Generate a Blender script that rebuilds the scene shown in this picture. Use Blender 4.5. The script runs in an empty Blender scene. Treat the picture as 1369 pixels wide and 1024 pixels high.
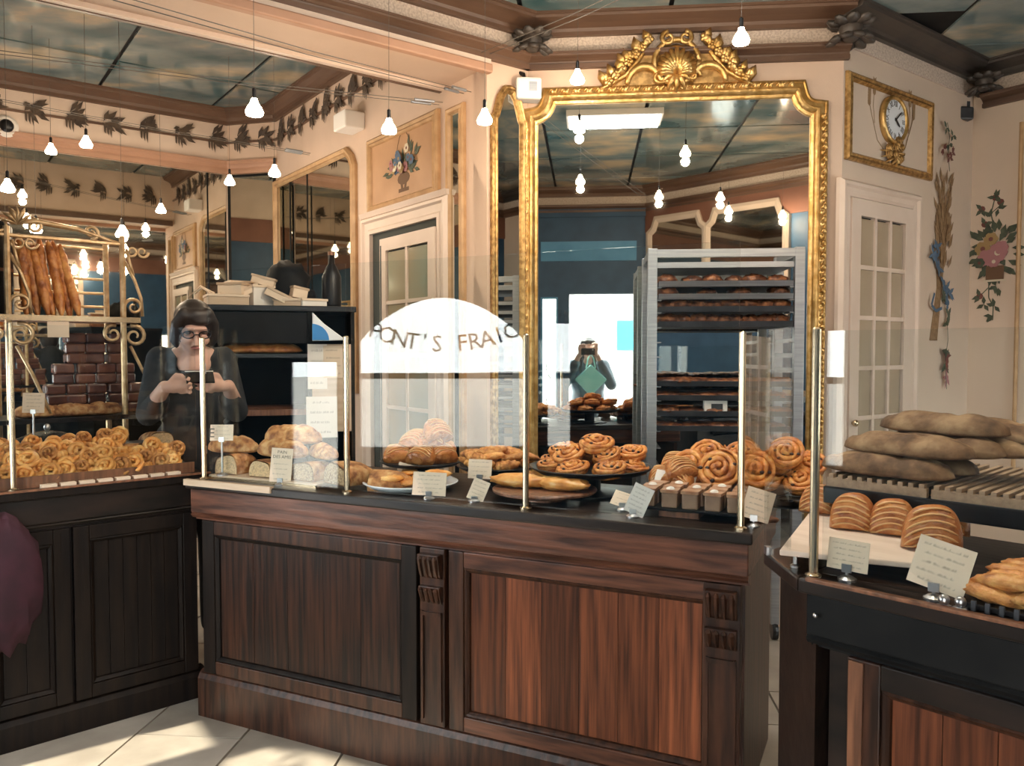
import bpy, bmesh, math, random
from mathutils import Vector as V, Matrix
from math import sin, cos, pi, atan, atan2, sqrt
R = math.radians
rnd = random.Random(11)
S = bpy.context.scene
C = S.collection
# ---------------------------------------------------------------- camera, world, light, exposure
F = 1065.0
YAW, PITCH, EYE = R(5.45), atan(42/F), 1.425
cd = bpy.data.cameras.new('camera'); cam = bpy.data.objects.new('camera', cd); C.objects.link(cam)
cam.location = (0, 0, EYE); cam.rotation_euler = (pi/2-PITCH, 0, YAW)
cd.sensor_width = 36; cd.lens = 36*F/1369; cd.clip_start = 0.02; cd.clip_end = 100
S.camera = cam
w = bpy.data.worlds.new('sky'); S.world = w; w.use_nodes = True
bg = w.node_tree.nodes['Background']; bg.inputs[0].default_value = (0.96, 0.97, 0.98, 1); bg.inputs[1].default_value = 13.0
sd = bpy.data.lights.new('sun', 'SUN'); sd.energy = 12.0; sd.angle = R(1.2); sd.color = (1, .9, .74)
sun = bpy.data.objects.new('sun', sd); C.objects.link(sun)
_el, _az = R(44), R(48)
sun.rotation_euler = V((sin(_az)*cos(_el), cos(_az)*cos(_el), -sin(_el))).to_track_quat('-Z', 'Y').to_euler()
S.view_settings.view_transform = 'Standard'; S.view_settings.look = 'None'
S.view_settings.gamma = 1; S.view_settings.use_curve_mapping = False
S.view_settings.exposure = 0.25
BULB_W, BULB_E = 5.6, 40.0
S.cycles.max_bounces = 10; S.cycles.diffuse_bounces = 4; S.cycles.glossy_bounces = 6
S.cycles.transparent_max_bounces = 24; S.cycles.sample_clamp_indirect = 4; S.cycles.caustics_reflective = False
S.cycles.use_denoising = True
# ---------------------------------------------------------------- helpers
fw = V((-sin(YAW), cos(YAW), 0)); rt = V((cos(YAW), sin(YAW), 0))
fwd = fw*cos(PITCH) - V((0, 0, sin(PITCH))); up = fw*sin(PITCH) + V((0, 0, cos(PITCH)))
EYEV = V((0, 0, EYE))
def ray(px, py): return fwd + rt*((px-684.5)/F) + up*((512-py)/F)
def pz(px, py, z):
    d = ray(px, py); return EYEV + d*((z-EYE)/d.z)
def pd(px, py, dep):
    d = ray(px, py); return EYEV + d*(dep/d.dot(fw))
def pw(px, py, o, t, off=0):
    n = V((t[1], -t[0], 0)); d = ray(px, py); o = V((o[0], o[1], 0))+n*off
    p = EYEV + d*((o-EYEV).dot(n)/d.dot(n)); return (p-o).dot(V((t[0], t[1], 0))), p.z
U = V((sin(R(48)), cos(R(48)), 0)); W = V((sin(R(-42)), cos(R(-42)), 0))
def g(u, v, z=0): return U*u + W*v + V((0, 0, z))
def rz_of(t): return atan2(t[1], t[0])

class M:
    def __init__(s): s.v = []; s.f = []; s.T = Matrix()
    def add(s, vs, fs):
        n = len(s.v); s.v += [tuple(s.T @ V(p)) for p in vs]; s.f += [[i+n for i in f] for f in fs]; return s
    def box(s, x0, x1, y0, y1, z0, z1):
        return s.add([(x0,y0,z0),(x1,y0,z0),(x1,y1,z0),(x0,y1,z0),(x0,y0,z1),(x1,y0,z1),(x1,y1,z1),(x0,y1,z1)],
                     [(0,3,2,1),(4,5,6,7),(0,1,5,4),(1,2,6,5),(2,3,7,6),(3,0,4,7)])
    def prism(s, poly, a, b, ax='z'):
        k = len(poly)
        mk = {'z': lambda p, h: (p[0], p[1], h), 'y': lambda p, h: (p[0], h, p[1]), 'x': lambda p, h: (h, p[0], p[1])}[ax]
        return s.add([mk(p, a) for p in poly]+[mk(p, b) for p in poly],
                     [list(range(k))[::-1], list(range(k, 2*k))]+[(i, (i+1) % k, k+(i+1) % k, k+i) for i in range(k)])
    def tube(s, pts, r, n=6, cap=True, flat=1.0):
        pts = [V(p) for p in pts]; k = len(pts); rr = r if isinstance(r, (list, tuple)) else [r]*k
        vs = []; ref = None
        for i, p in enumerate(pts):
            t = (pts[min(i+1, k-1)]-pts[max(i-1, 0)]).normalized()
            if ref is None: ref = V((0, 0, 1)) if abs(t.z) < .9 else V((1, 0, 0))
            a = (ref-t*ref.dot(t)).normalized(); b = t.cross(a); ref = a
            vs += [p+a*(cos(2*pi*j/n)*rr[i]*flat)+b*(sin(2*pi*j/n)*rr[i]) for j in range(n)]
        fs = [(i*n+j, i*n+(j+1) % n, (i+1)*n+(j+1) % n, (i+1)*n+j) for i in range(k-1) for j in range(n)]
        if cap: fs += [list(range(n))[::-1], list(range((k-1)*n, k*n))]
        return s.add(vs, fs)
    def lathe(s, prof, n=20, c=(0, 0, 0)):
        vs = [(c[0]+r*cos(2*pi*j/n), c[1]+r*sin(2*pi*j/n), c[2]+z) for r, z in prof for j in range(n)]
        k = len(prof)
        fs = [(i*n+j, i*n+(j+1) % n, (i+1)*n+(j+1) % n, (i+1)*n+j) for i in range(k-1) for j in range(n)]
        fs += [list(range(n))[::-1], list(range((k-1)*n, k*n))]
        return s.add(vs, fs)
    def ell(s, c, r, nu=10, nv=6, fn=None):
        vs = []
        for i in range(nv+1):
            a = pi*i/nv
            for j in range(nu):
                b = 2*pi*j/nu; d = V((sin(a)*cos(b), sin(a)*sin(b), cos(a)))
                q = fn(d) if fn else 1
                vs.append((c[0]+d.x*r[0]*q, c[1]+d.y*r[1]*q, c[2]+d.z*r[2]*q))
        return s.add(vs, [(i*nu+j, (i+1)*nu+j, (i+1)*nu+(j+1) % nu, i*nu+(j+1) % nu) for i in range(nv) for j in range(nu)])
    def mold(s, pts, prof):
        """closed outline pts (x,z), profile (outward offset, y) swept with mitres"""
        k = len(pts); ar = sum(pts[i][0]*pts[(i+1) % k][1]-pts[(i+1) % k][0]*pts[i][1] for i in range(k)); sg = 1 if ar > 0 else -1
        vs = []
        for i in range(k):
            a, b, c = V(pts[i-1]), V(pts[i]), V(pts[(i+1) % k])
            d1, d2 = (b-a).normalized(), (c-b).normalized()
            n1, n2 = V((d1.y, -d1.x))*sg, V((d2.y, -d2.x))*sg
            m = (n1+n2).normalized(); m = m/max(.35, m.dot(n1))
            vs += [(b.x+m.x*o, y, b.y+m.y*o) for o, y in prof]
        n = len(prof)
        return s.add(vs, [(i*n+j, ((i+1) % k)*n+j, ((i+1) % k)*n+j+1, i*n+j+1) for i in range(k) for j in range(n-1)])
    def mesh(s, name, mat, smooth=False):
        me = bpy.data.meshes.new(name); me.from_pydata(s.v, [], s.f); me.validate()
        bm = bmesh.new(); bm.from_mesh(me); bmesh.ops.remove_doubles(bm, verts=bm.verts, dist=1e-5)
        bmesh.ops.recalc_face_normals(bm, faces=bm.faces); bm.to_mesh(me); bm.free()
        me.materials.append(mat)
        if smooth: me.polygons.foreach_set('use_smooth', [True]*len(me.polygons))
        return me
    def obj(s, name, mat, parent=None, smooth=False, bevel=0, kind=None, loc=None, rz=0):
        return link(s.mesh(name, mat, smooth), name, parent, bevel, kind, loc, rz)
def link(me, name, parent=None, bevel=0, kind=None, loc=None, rz=0):
    o = bpy.data.objects.new(name, me); C.objects.link(o)
    if parent: o.parent = parent
    if loc is not None: o.location = loc
    if rz: o.rotation_euler.z = rz
    if bevel:
        b = o.modifiers.new('b', 'BEVEL'); b.width = bevel; b.segments = 2; b.limit_method = 'ANGLE'
    if kind: o['kind'] = kind
    return o
def tag(o, label, cat, group=None):
    o['label'] = label; o['category'] = cat
    if group: o['group'] = group
    return o
def thing(name, label, cat, loc=(0, 0, 0), rz=0, group=None):
    o = bpy.data.objects.new(name, None); C.objects.link(o); o.empty_display_size = .05
    o.location = loc; o.rotation_euler.z = rz
    return tag(o, label, cat, group)
def st(name, m, mat, loc=(0, 0, 0), rz=0, **k):
    o = m.obj(name, mat, loc=loc, rz=rz, **k); o['kind'] = 'structure'; return o
def dup(o, loc, rot=None, label=None, group=None, scale=None):
    c = o.copy(); C.objects.link(c); c.location = loc
    if rot is not None: c.rotation_euler = rot
    if scale is not None: c.scale = scale if isinstance(scale, (tuple, list)) else (scale,)*3
    if label: c['label'] = label
    if group: c['group'] = group
    for ch in o.children:
        d = ch.copy(); C.objects.link(d); d.parent = c
    return c
def blob(name, parts, mat, parent=None, vox=.012, it=3):
    m = M()
    for p in parts:
        if p[0] == 'e': m.ell(p[1], p[2], 14, 9)
        else:
            pts, rr = p[1], p[2]
            for a, b, ra, rb in zip(pts, pts[1:], rr, rr[1:]):
                a, b = V(a), V(b); m.tube([a, a.lerp(b, .5), b], [ra, (ra+rb)/2, rb], 12)
            for a, ra in zip(pts, rr): m.ell(a, (ra,)*3, 12, 8)
    o = m.obj(name, mat, parent, smooth=True)
    r = o.modifiers.new('r', 'REMESH'); r.mode = 'VOXEL'; r.voxel_size = vox; r.use_smooth_shade = True
    if it: q = o.modifiers.new('s', 'SMOOTH'); q.iterations = it; q.factor = .5
    return o
def text(s, size, mat, name, parent, mx, ex=.0006):
    cu = bpy.data.curves.new('t', 'FONT'); cu.body = s; cu.size = size; cu.align_x = 'CENTER'; cu.align_y = 'CENTER'; cu.extrude = ex; cu.resolution_u = 2
    o = bpy.data.objects.new('t', cu); C.objects.link(o)
    me = bpy.data.meshes.new_from_object(o.evaluated_get(bpy.context.evaluated_depsgraph_get()))
    bpy.data.objects.remove(o); me.transform(mx); me.materials.clear(); me.materials.append(mat); me.name = name
    return link(me, name, parent)
# ---------------------------------------------------------------- materials
MT = {}
def mat(name, c1, rough=.6, metal=0, c2=None, sc=8, stretch=(1, 1, 1), bump=0, bsc=None, emit=None, es=1, lo=.35, hi=.65, rand=0, spec=.5, det=6, c3=None, coat=0):
    m = bpy.data.materials.new(name); m.use_nodes = True; nt = m.node_tree; b = nt.nodes['Principled BSDF']; L = nt.links.new
    b.inputs['Base Color'].default_value = (*c1, 1); b.inputs['Roughness'].default_value = rough; b.inputs['Metallic'].default_value = metal
    b.inputs['Specular IOR Level'].default_value = spec; b.inputs['Coat Weight'].default_value = coat
    if c2 or bump:
        tc = nt.nodes.new('ShaderNodeTexCoord'); mp = nt.nodes.new('ShaderNodeMapping'); mp.inputs['Scale'].default_value = stretch
        L(tc.outputs['Object'], mp.inputs[0]); src = mp.outputs[0]
        oi = nt.nodes.new('ShaderNodeObjectInfo')
        if rand:
            va = nt.nodes.new('ShaderNodeVectorMath'); va.operation = 'ADD'; L(src, va.inputs[0])
            vm = nt.nodes.new('ShaderNodeMath'); vm.operation = 'MULTIPLY'; vm.inputs[1].default_value = 37; L(oi.outputs['Random'], vm.inputs[0]); L(vm.outputs[0], va.inputs[1]); src = va.outputs[0]
        n = nt.nodes.new('ShaderNodeTexNoise'); n.inputs['Scale'].default_value = sc; n.inputs['Detail'].default_value = det; L(src, n.inputs['Vector'])
        if c2:
            rp = nt.nodes.new('ShaderNodeValToRGB'); e = rp.color_ramp.elements
            e[0].position = lo; e[0].color = (*c1, 1); e[1].position = hi; e[1].color = (*c2, 1)
            if c3: x = e.new((lo+hi)/2); x.color = (*c3, 1)
            L(n.outputs[0], rp.inputs[0]); out = rp.outputs[0]
            if rand:
                hv = nt.nodes.new('ShaderNodeHueSaturation'); mr = nt.nodes.new('ShaderNodeMapRange')
                mr.inputs[3].default_value = 1-rand; mr.inputs[4].default_value = 1+rand
                L(oi.outputs['Random'], mr.inputs[0]); L(mr.outputs[0], hv.inputs['Value']); L(out, hv.inputs['Color']); out = hv.outputs[0]
            L(out, b.inputs['Base Color'])
        if bump:
            bp = nt.nodes.new('ShaderNodeBump'); bp.inputs['Strength'].default_value = bump; bp.inputs['Distance'].default_value = .01
            if bsc:
                n = nt.nodes.new('ShaderNodeTexNoise'); n.inputs['Scale'].default_value = bsc; L(src, n.inputs['Vector'])
            L(n.outputs[0], bp.inputs['Height']); L(bp.outputs[0], b.inputs['Normal'])
    if emit:
        b.inputs['Emission Color'].default_value = (*emit, 1); b.inputs['Emission Strength'].default_value = es
    MT[name] = m; return m
def glassmat(name, tint=(.97, .99, .985)):
    m = bpy.data.materials.new(name); m.use_nodes = True; nt = m.node_tree; nt.nodes.clear(); L = nt.links.new; N = nt.nodes.new
    o = N('ShaderNodeOutputMaterial'); mx = N('ShaderNodeMixShader'); fr = N('ShaderNodeFresnel'); ge = N('ShaderNodeNewGeometry'); mr = N('ShaderNodeMapRange')
    mr.inputs[3].default_value = 1.52; mr.inputs[4].default_value = 1/1.52     # thin pane: the same reflectance from either face
    L(ge.outputs['Backfacing'], mr.inputs[0]); L(mr.outputs[0], fr.inputs[0])
    t = N('ShaderNodeBsdfTransparent'); t.inputs[0].default_value = (*tint, 1); gl = N('ShaderNodeBsdfGlossy'); gl.inputs['Roughness'].default_value = 0
    L(fr.outputs[0], mx.inputs[0]); L(t.outputs[0], mx.inputs[1]); L(gl.outputs[0], mx.inputs[2]); L(mx.outputs[0], o.inputs[0])
    MT[name] = m; return m
PEACH = mat('peach_plaster', (.58, .42, .31), .7, c2=(.64, .47, .355), sc=3, bump=.08, bsc=40)
TAN = mat('tan_plaster', (.62, .49, .385), .7, c2=(.67, .53, .415), sc=2.5, bump=.08, bsc=40)
CREAM = mat('cream_paint', (.66, .52, .42), .5, c2=(.71, .57, .47), sc=4)
LACE = mat('lace_plaster', (.50, .40, .325), .8, c2=(.64, .53, .44), sc=90, bump=.5, bsc=60, lo=.42, hi=.56)
BROWN = mat('brown_moulding', (.085, .046, .029), .45, c2=(.145, .08, .05), sc=6, stretch=(.3, 1, 1))
DARKB = mat('dark_moulding', (.035, .032, .03), .4, c2=(.07, .055, .045), sc=6)
PINKB = mat('terracotta_moulding', (.40, .22, .14), .55, c2=(.46, .26, .17), sc=5)
GOLD = mat('gilded_wood', (.50, .29, .085), .36, .85, c2=(.72, .47, .19), sc=22, bump=.3, bsc=70, lo=.38, hi=.6)
GOLDD = mat('antique_gilding', (.30, .17, .06), .42, .8, c2=(.55, .34, .13), sc=40, lo=.4, hi=.6)
OCHRE = mat('ochre_frame', (.40, .235, .11), .45, c2=(.52, .32, .16), sc=14)
MIRROR = mat('mirror_silver', (.78, .79, .76), .015, 1)
OLDMIR = mat('old_mirror', (.62, .62, .56), .02, 1, c2=(.70, .70, .64), sc=4)
BRASS = mat('brass_post', (.62, .50, .34), .25, 1)
STEEL = mat('steel', (.55, .55, .56), .3, 1)
ALU = mat('brushed_aluminium', (.33, .34, .355), .42, .9, c2=(.42, .43, .445), sc=5, stretch=(1, 1, 20))
GLASS = glassmat('clear_glass'); 
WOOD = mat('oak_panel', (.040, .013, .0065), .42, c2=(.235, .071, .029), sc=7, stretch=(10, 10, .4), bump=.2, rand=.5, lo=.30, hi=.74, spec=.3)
WOODL = mat('shaded_oak_panel', (.010, .005, .0035), .42, c2=(.050, .018, .009), sc=7, stretch=(10, 10, .4), bump=.2, rand=.38, lo=.40, hi=.72, spec=.3)  # oak darkened for the left panel: deeper board tone plus light falloff in colour
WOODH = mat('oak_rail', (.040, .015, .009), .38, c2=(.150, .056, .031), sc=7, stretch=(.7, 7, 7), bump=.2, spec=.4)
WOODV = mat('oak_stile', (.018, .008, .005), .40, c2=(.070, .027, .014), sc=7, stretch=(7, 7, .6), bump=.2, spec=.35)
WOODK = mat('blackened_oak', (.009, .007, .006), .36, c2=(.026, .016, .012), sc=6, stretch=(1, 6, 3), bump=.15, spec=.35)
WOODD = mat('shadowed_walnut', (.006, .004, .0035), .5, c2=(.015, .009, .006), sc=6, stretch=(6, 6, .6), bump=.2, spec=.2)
RUST = mat('worn_oak', (.12, .05, .026), .4, c2=(.26, .11, .055), sc=9, stretch=(7, 7, .5), bump=.2)
PINE = mat('pale_pine', (.50, .36, .24), .55, c2=(.60, .45, .32), sc=5, stretch=(.8, 8, 8))
BOARD = mat('whitewashed_board', (.62, .50, .40), .55, c2=(.72, .60, .50), sc=4, stretch=(1, 7, 7))
BLACK = mat('black_enamel', (.009, .009, .010), .35, spec=.3)
SIGNM = mat('sign_letters', (.10, .065, .03), .7)
BLACKM = mat('matt_black', (.006, .0065, .007), .6, c2=(.011, .011, .011), sc=9, spec=.15)
TRAYM = mat('dark_steel_tray', (.055, .06, .068), .4, .6, c2=(.10, .105, .115), sc=9)
WHITE = mat('white_china', (.78, .80, .82), .2)
CARD = mat('card_paper', (.76, .61, .46), .8)
CARDW = mat('white_card', (.80, .75, .69), .8)
INK = mat('ink', (.09, .075, .065), .8)
NAVY = mat('navy_paint', (.009, .045, .095), .5, c2=(.016, .066, .13), sc=5)
TEAL = mat('teal_panel', (.06, .24, .42), .5, c2=(.09, .30, .50), sc=4)
REDB = mat('red_brown_band', (.17, .07, .042), .6, c2=(.21, .09, .055), sc=4)
LEAFP = mat('painted_leaf', (.05, .034, .026), .8, c2=(.10, .068, .045), sc=20)
BULB = mat('bulb_glow', (1, .9, .75), .3, emit=(1, .80, .56), es=BULB_E)
PANELG = mat('light_panel', (1, 1, 1), .4, emit=(.95, .98, 1), es=9)
CEIL = mat('painted_ceiling_glass', (.06, .12, .13), .09, c2=(.52, .40, .25), sc=1.6, lo=.34, hi=.68, spec=.9, c3=(.17, .215, .21), rand=.2, det=9, stretch=(1, 1.7, 1))
FLOORM = mat('stone_tile', (.27, .23, .185), .38, c2=(.42, .365, .30), sc=3.5, bump=.06, bsc=25, rand=.07, det=10)
GROUT = mat('dark_grout', (.06, .055, .05), .8)
WIRE = mat('cable_wire', (.10, .085, .07), .6)
GLZ = mat('pale_scoring', (.62, .36, .15), .4)
SKIN = mat('skin', (.56, .33, .25), .5, c2=(.62, .38, .29), sc=8)
HAIR = mat('dark_hair', (.014, .010, .009), .45, c2=(.03, .022, .018), sc=30, stretch=(1, 1, .2))
CLOTH = mat('black_cloth', (.012, .014, .016), .85, c2=(.022, .024, .027), sc=30)
COATM = mat('grey_coat', (.07, .10, .125), .85, c2=(.11, .14, .165), sc=20)
TOTE = mat('teal_tote', (.26, .72, .70), .7, c2=(.36, .80, .77), sc=9)
PURPLE = mat('purple_cloth', (.030, .007, .014), .8, c2=(.055, .012, .024), sc=12)
def bread(name, a, b, c, sc=14, rough=.5, bump=.45, rand=.16, **k): return mat(name, a, rough, c2=c, c3=b, sc=sc*3.2, bump=bump, bsc=sc*9, rand=rand, **k)
GOLDEN = bread('golden_pastry', (.28, .085, .018), (.58, .24, .062), (.74, .40, .13), lo=.3, hi=.7)
PALEP = bread('pale_pastry', (.46, .145, .03), (.78, .35, .085), (.92, .58, .22), sc=6, rough=.36, bump=.12, lo=.25, hi=.7)
SNAILM = bread('glazed_spiral_pastry', (.30, .075, .016), (.60, .22, .05), (.76, .40, .12), rough=.35, lo=.3, hi=.7)
TURNM = bread('glazed_turnover', (.27, .075, .018), (.50, .175, .045), (.62, .27, .085), sc=9, rough=.3, lo=.3, hi=.7)
RYE = bread('floury_rye_crust', (.085, .042, .017), (.19, .105, .050), (.30, .19, .10), sc=5, rough=.8)
SLAT = mat('slat_wood', (.26, .175, .11), .7, c2=(.36, .25, .16), sc=9, stretch=(8, 1, 8))
LOAFM = bread('loaf_crust', (.20, .07, .02), (.46, .21, .07), (.62, .38, .17), sc=9, rough=.7)
BAG = bread('baguette_crust', (.22, .062, .015), (.46, .165, .04), (.62, .29, .085), sc=6, rough=.45)
CRUMB = mat('bread_crumb', (.42, .30, .17), .85, c2=(.68, .46, .25), sc=170, bump=.4, bsc=200, lo=.36, hi=.56)
CRUMBD = mat('dark_crumb', (.22, .13, .065), .9, c2=(.42, .28, .15), sc=170, bump=.4, bsc=200, lo=.4, hi=.58)
BURNT = bread('dark_bun', (.05, .018, .010), (.16, .055, .024), (.33, .13, .05), sc=12, rough=.4)
FLAN = mat('flan_side', (.20, .11, .065), .5, c2=(.30, .18, .11), sc=12)
FLANT = mat('flan_top', (.30, .12, .05), .35, c2=(.62, .40, .26), sc=18)
RAISIN = mat('raisin', (.03, .010, .008), .4)
MAROON = mat('wrapped_gingerbread', (.09, .032, .022), .25, c2=(.19, .075, .045), sc=9, rand=.3)
# ---------------------------------------------------------------- room shell
K = 1.27                                   # storey heights follow one proportion
def H(z): return EYE+(z-1.45)*K
ZC, ZA, ZB = H(2.79), H(2.97), H(2.57)
MC = V((-.3175, 4.191, 0)); MR = V((1.27, 4.191, 0)); X1 = V((1, 0, 0))
uP = MC.dot(U)-.26; vP = MC.dot(W); PA = g(uP, vP); vR = MR.dot(W); uR = MR.dot(U)
RC = MR+U*1.415; VB = 6.6; vCH = 6.26; uL = V((-.6, -.1, 0)).dot(U); vS = V((.6, -.1, 0)).dot(W); uE = RC.dot(U)
def clip(poly, n, d):
    out = []
    for i, p in enumerate(poly):
        q = poly[(i+1) % len(poly)]; a, b = p.dot(n)-d, q.dot(n)-d
        if a <= 0: out.append(p)
        if (a < 0) != (b < 0) and a != b: out.append(p.lerp(q, a/(a-b)))
    return out
m = M(); m.box(-4.2, 4.2, -.2, 6.2, -.06, -.012); floor = st('floor', m, GROUT)
me_t = M().box(-.198, .198, -.298, .298, -.012, 0).mesh('tile', FLOORM)
for i in range(17):
    for j in range(10):
        p = V((-3.9+.405*i, .05+.605*j+(.3 if i % 2 else 0), 0))
        if p.dot(U) < uL-.1 or p.dot(W) > VB or p.y < .05: continue
        link(me_t, 'tile', floor, loc=(p.x, p.y, rnd.uniform(-.001, .0005)))
def gpoly(u0, u1, v0, v1): return [g(u0, v0), g(u1, v0), g(u1, v1), g(u0, v1)]
cl = st('ceiling', M().prism(gpoly(uL-.15, uE+.15, vS-.15, vP+.1), ZC+.012, ZC+.08).prism(gpoly(uL-.15, uP+.15, vP+.1, VB+.15), ZA+.012, ZA+.09), BLACKM)
def panel(poly, z):
    if len(poly) < 3: return
    M().prism([(p.x, p.y) for p in poly], z, z+.012).obj('ceiling_panel', CEIL, cl)
for i in range(10):
    for j in range(8):
        x, y = -3.3+.74*i, -.45+.86*j
        po = [V((x+.012, y+.012, 0)), V((x+.728, y+.012, 0)), V((x+.728, y+.848, 0)), V((x+.012, y+.848, 0))]
        for n, d in ((W, vP), (-W, -vS), (-U, -uL), (U, uE), (V((0, 1, 0)), 4.25 if x < 1.15 else 9)): po = clip(po, n, d)
        panel(po, ZC)
for i in range(4):
    for j in range(4):
        u0, v0 = uL+.8*i, vP+.394+.72*j
        panel([g(u0+.012, v0+.012), g(u0+.788, v0+.012), g(u0+.788, v0+.708), g(u0+.012, v0+.708)], ZA)

def wall(name, o, t, ln, z0, z1, mt, th=.12, x0=0): return st(name, M().box(x0, ln, 0, th, z0, z1), mt, o, rz_of(t))
def run(m, x0, x1, y0, y1, z0, z1): m.box(x0, x1, -y1, -y0, z0, z1)
def cyma(m, x0, x1, z0, z1, dep, up=True):   # a curved cornice profile
    pr = [(0, z0), (-dep*.25, z0), (-dep*.3, z0+(z1-z0)*.25), (-dep*.55, z0+(z1-z0)*.45), (-dep*.9, z0+(z1-z0)*.62), (-dep*.92, z0+(z1-z0)*.8), (-dep, z0+(z1-z0)*.82), (-dep, z1), (0, z1)]
    m.prism(pr, x0, x1, 'x')
wall('wall_mirror', MC, X1, 1.5875, 0, ZC, PEACH)
wall('wall_clock', MR, U, 1.415, 0, ZC, TAN)
wall('wall_right', RC, -W, uE and (vR-vS), 0, ZC, TAN)
OA = g(uP, vCH)
wall('wall_passage', OA, -W, vCH-vP, 0, ZA, PEACH, th=.12)
wall('wall_pier', PA, U, .26, 0, ZC, PEACH, th=.12)
OB = g(uL, VB)
wall('wall_back', OB, U, uP-.28-uL, 0, ZA, CREAM)
OCH = g(uP-.28, VB); tch = (OA-OCH); LCH = tch.length; tch.normalize()
wall('wall_corner', OCH, tch, LCH, 0, ZA, PEACH)
OBM = g(uL, vP)
st('beam', M().box(0, uP-uL, 0, .394, ZB, ZA+.08), PEACH, OBM, rz_of(U))
# cornices of the main room
def cornice(no, o, t, x0, x1, low, hi, fr, fy=.012):
    m = M(); cyma(m, x0, x1, H(2.735), ZC, .146); run(m, x0, x1, 0, .038, H(2.722), H(2.737)); st('trim_%d' % no, m, hi, o, rz_of(t))
    if fr: m = M(); run(m, x0, x1, 0, fy, H(2.655), H(2.725)); st('trim_%d' % (no+1), m, fr, o, rz_of(t))
    if low:
        m = M(); cyma(m, x0, x1, H(2.615), H(2.655), .064); run(m, x0, x1, 0, .028, H(2.597), H(2.615)); st('trim_%d' % (no+2), m, low, o, rz_of(t))
cornice(1, MC, X1, -.02, 1.61, BROWN, BROWN, LACE)
cornice(4, MR, U, -.06, 1.33, None, DARKB, LACE)
cornice(6, RC, -W, .06, 2.8, BROWN, DARKB, LACE)
cornice(9, OBM, U, 0, uP-uL+.26, BROWN, BROWN, LACE)
m = M(); run(m, 0, uP-uL+.01, 0, .025, H(2.575), H(2.598)); st('trim_12', m, CREAM, OBM, rz_of(U))
m = M(); run(m, 0, uP-uL+.01, 0, .044, H(2.540), H(2.576)); st('trim_13', m, PINKB, OBM, rz_of(U), bevel=.008)
m = M(); m.box(0, uP-uL-.02,   .362, .396, ZB-.022, ZB+.002); st('trim_14', m, CREAM, OBM, rz_of(U))
m = M(); m.box(0, uP-uL-.02,   .396, .42, ZB-.026, ZB+.03); st('trim_15', m, BROWN, OBM, rz_of(U))
# annex friezes: brown crown, painted garland, lower moulding
LA = vCH-vP
def annex(no, o, t, ln, x1):
    m = M(); cyma(m, 0, x1, H(2.905), ZA, .114); run(m, 0, x1, 0, .025, H(2.885), H(2.905)); st('trim_%d' % no, m, BROWN, o, rz_of(t))
    m = M(); run(m, 0, x1, 0, .015, H(2.768), H(2.780)); st('trim_%d' % (no+1), m, BROWN, o, rz_of(t))
annex(16, OB, U, 0, uP-.28-uL); annex(18, OA, -W, 0, LA-.394); annex(20, OCH, tch, 0, LCH)
for no, o, t, x1 in ((22, OB, U, uP-.28-uL), (24, OCH, tch, LCH)):
    m = M(); cyma(m, 0, x1, H(2.60), H(2.655), .045); run(m, 0, x1, 0, .023, H(2.575), H(2.60)); st('trim_%d' % no, m, PINKB, o, rz_of(t))
def garland(o, t, x0, x1, stp, lab):
    th = thing('painted_garland', lab, 'painting', o, rz_of(t), 'painted garlands of the back room frieze')
    x = x0+stp*.5; k = 0
    while x < x1-.05:
        m = M(); rr = random.Random(k % 4)
        for q in range(19):
            a = rr.uniform(-1.1, 1.2); l = rr.uniform(.045, .108); bx, bz = x+rr.uniform(-.05, .04), H(2.79)+rr.uniform(-.025, .038)
            ca, sa = cos(a), sin(a); ww = .015
            m.prism([(bx, bz), (bx+ca*l*.5-sa*ww, bz+sa*l*.5+ca*ww), (bx+ca*l, bz+sa*l), (bx+ca*l*.5+sa*ww, bz+sa*l*.5-ca*ww)], -.0175-.0003*q, -.0155, 'y')
        for q in range(3):
            bx = x-.03+q*.02; m.prism([(bx-.008, H(2.775)), (bx+.008, H(2.775)), (bx+.005, H(2.72-.01*q)), (bx-.005, H(2.73))], -.0180-.0003*q, -.0155, 'y')
        m.obj('leaf_spray', LEAFP, th, kind='stuff'); x += stp; k += 1
garland(OB, U, .3, uP-.28-uL, .25, 'dark painted leaf garland on the pink frieze of the far back wall')
garland(OA, -W, 0, LA-.42, .215, 'dark painted leaf garland on the frieze above the flower basket panel')
garland(g(uP, vP+.394), -U, .1, uP-uL-.1, .25, 'dark painted leaf garland on the inner side of the beam, seen in the back mirror')
garland(OCH, tch, 0, LCH, .22, 'short dark painted leaf garland on the angled frieze corner')
# the street side: storefront seen in mirrors and glass
def pierwall(name, o, t, ln, wins, zt):
    """wall with window openings wins=[(x0,x1,z0,z1,arch)]"""
    m = M(); x = 0
    for x0, x1, z0, z1, ar in wins:
        if x0 > x: m.box(x, x0, 0, .12, 0, zt)
        m.box(x0, x1, 0, .12, 0, z0)
        if ar:
            n = 16; po = [(x0+(x1-x0)*i/n, z1+ar*sin(pi*i/n)**.8) for i in range(n+1)]
            m.prism(po+[(x1, zt), (x0, zt)], 0, .12, 'y')
        else: m.box(x0, x1, 0, .12, z1, zt)
        x = x1
    m.box(x, ln, 0, .12, 0, zt)
    return st(name, m, NAVY, o, rz_of(t))
OL = g(uL, V((-.6, -.1, 0)).dot(W)); vl0 = OL.dot(W)
WL = [(1.56-vl0, 1.76-vl0, .85, 1.62, 0), (1.82-vl0, 2.82-vl0, .85, 1.495, .27), (2.88-vl0, 3.20-vl0, .45, 1.4, 0), (4.4-vl0, 5.6-vl0, .9, 1.6, 0)]  # last opening is an added, unseen window letting daylight into the annex
pierwall('wall_left', OL, W, VB-vl0, WL, H(2.42))
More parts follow.
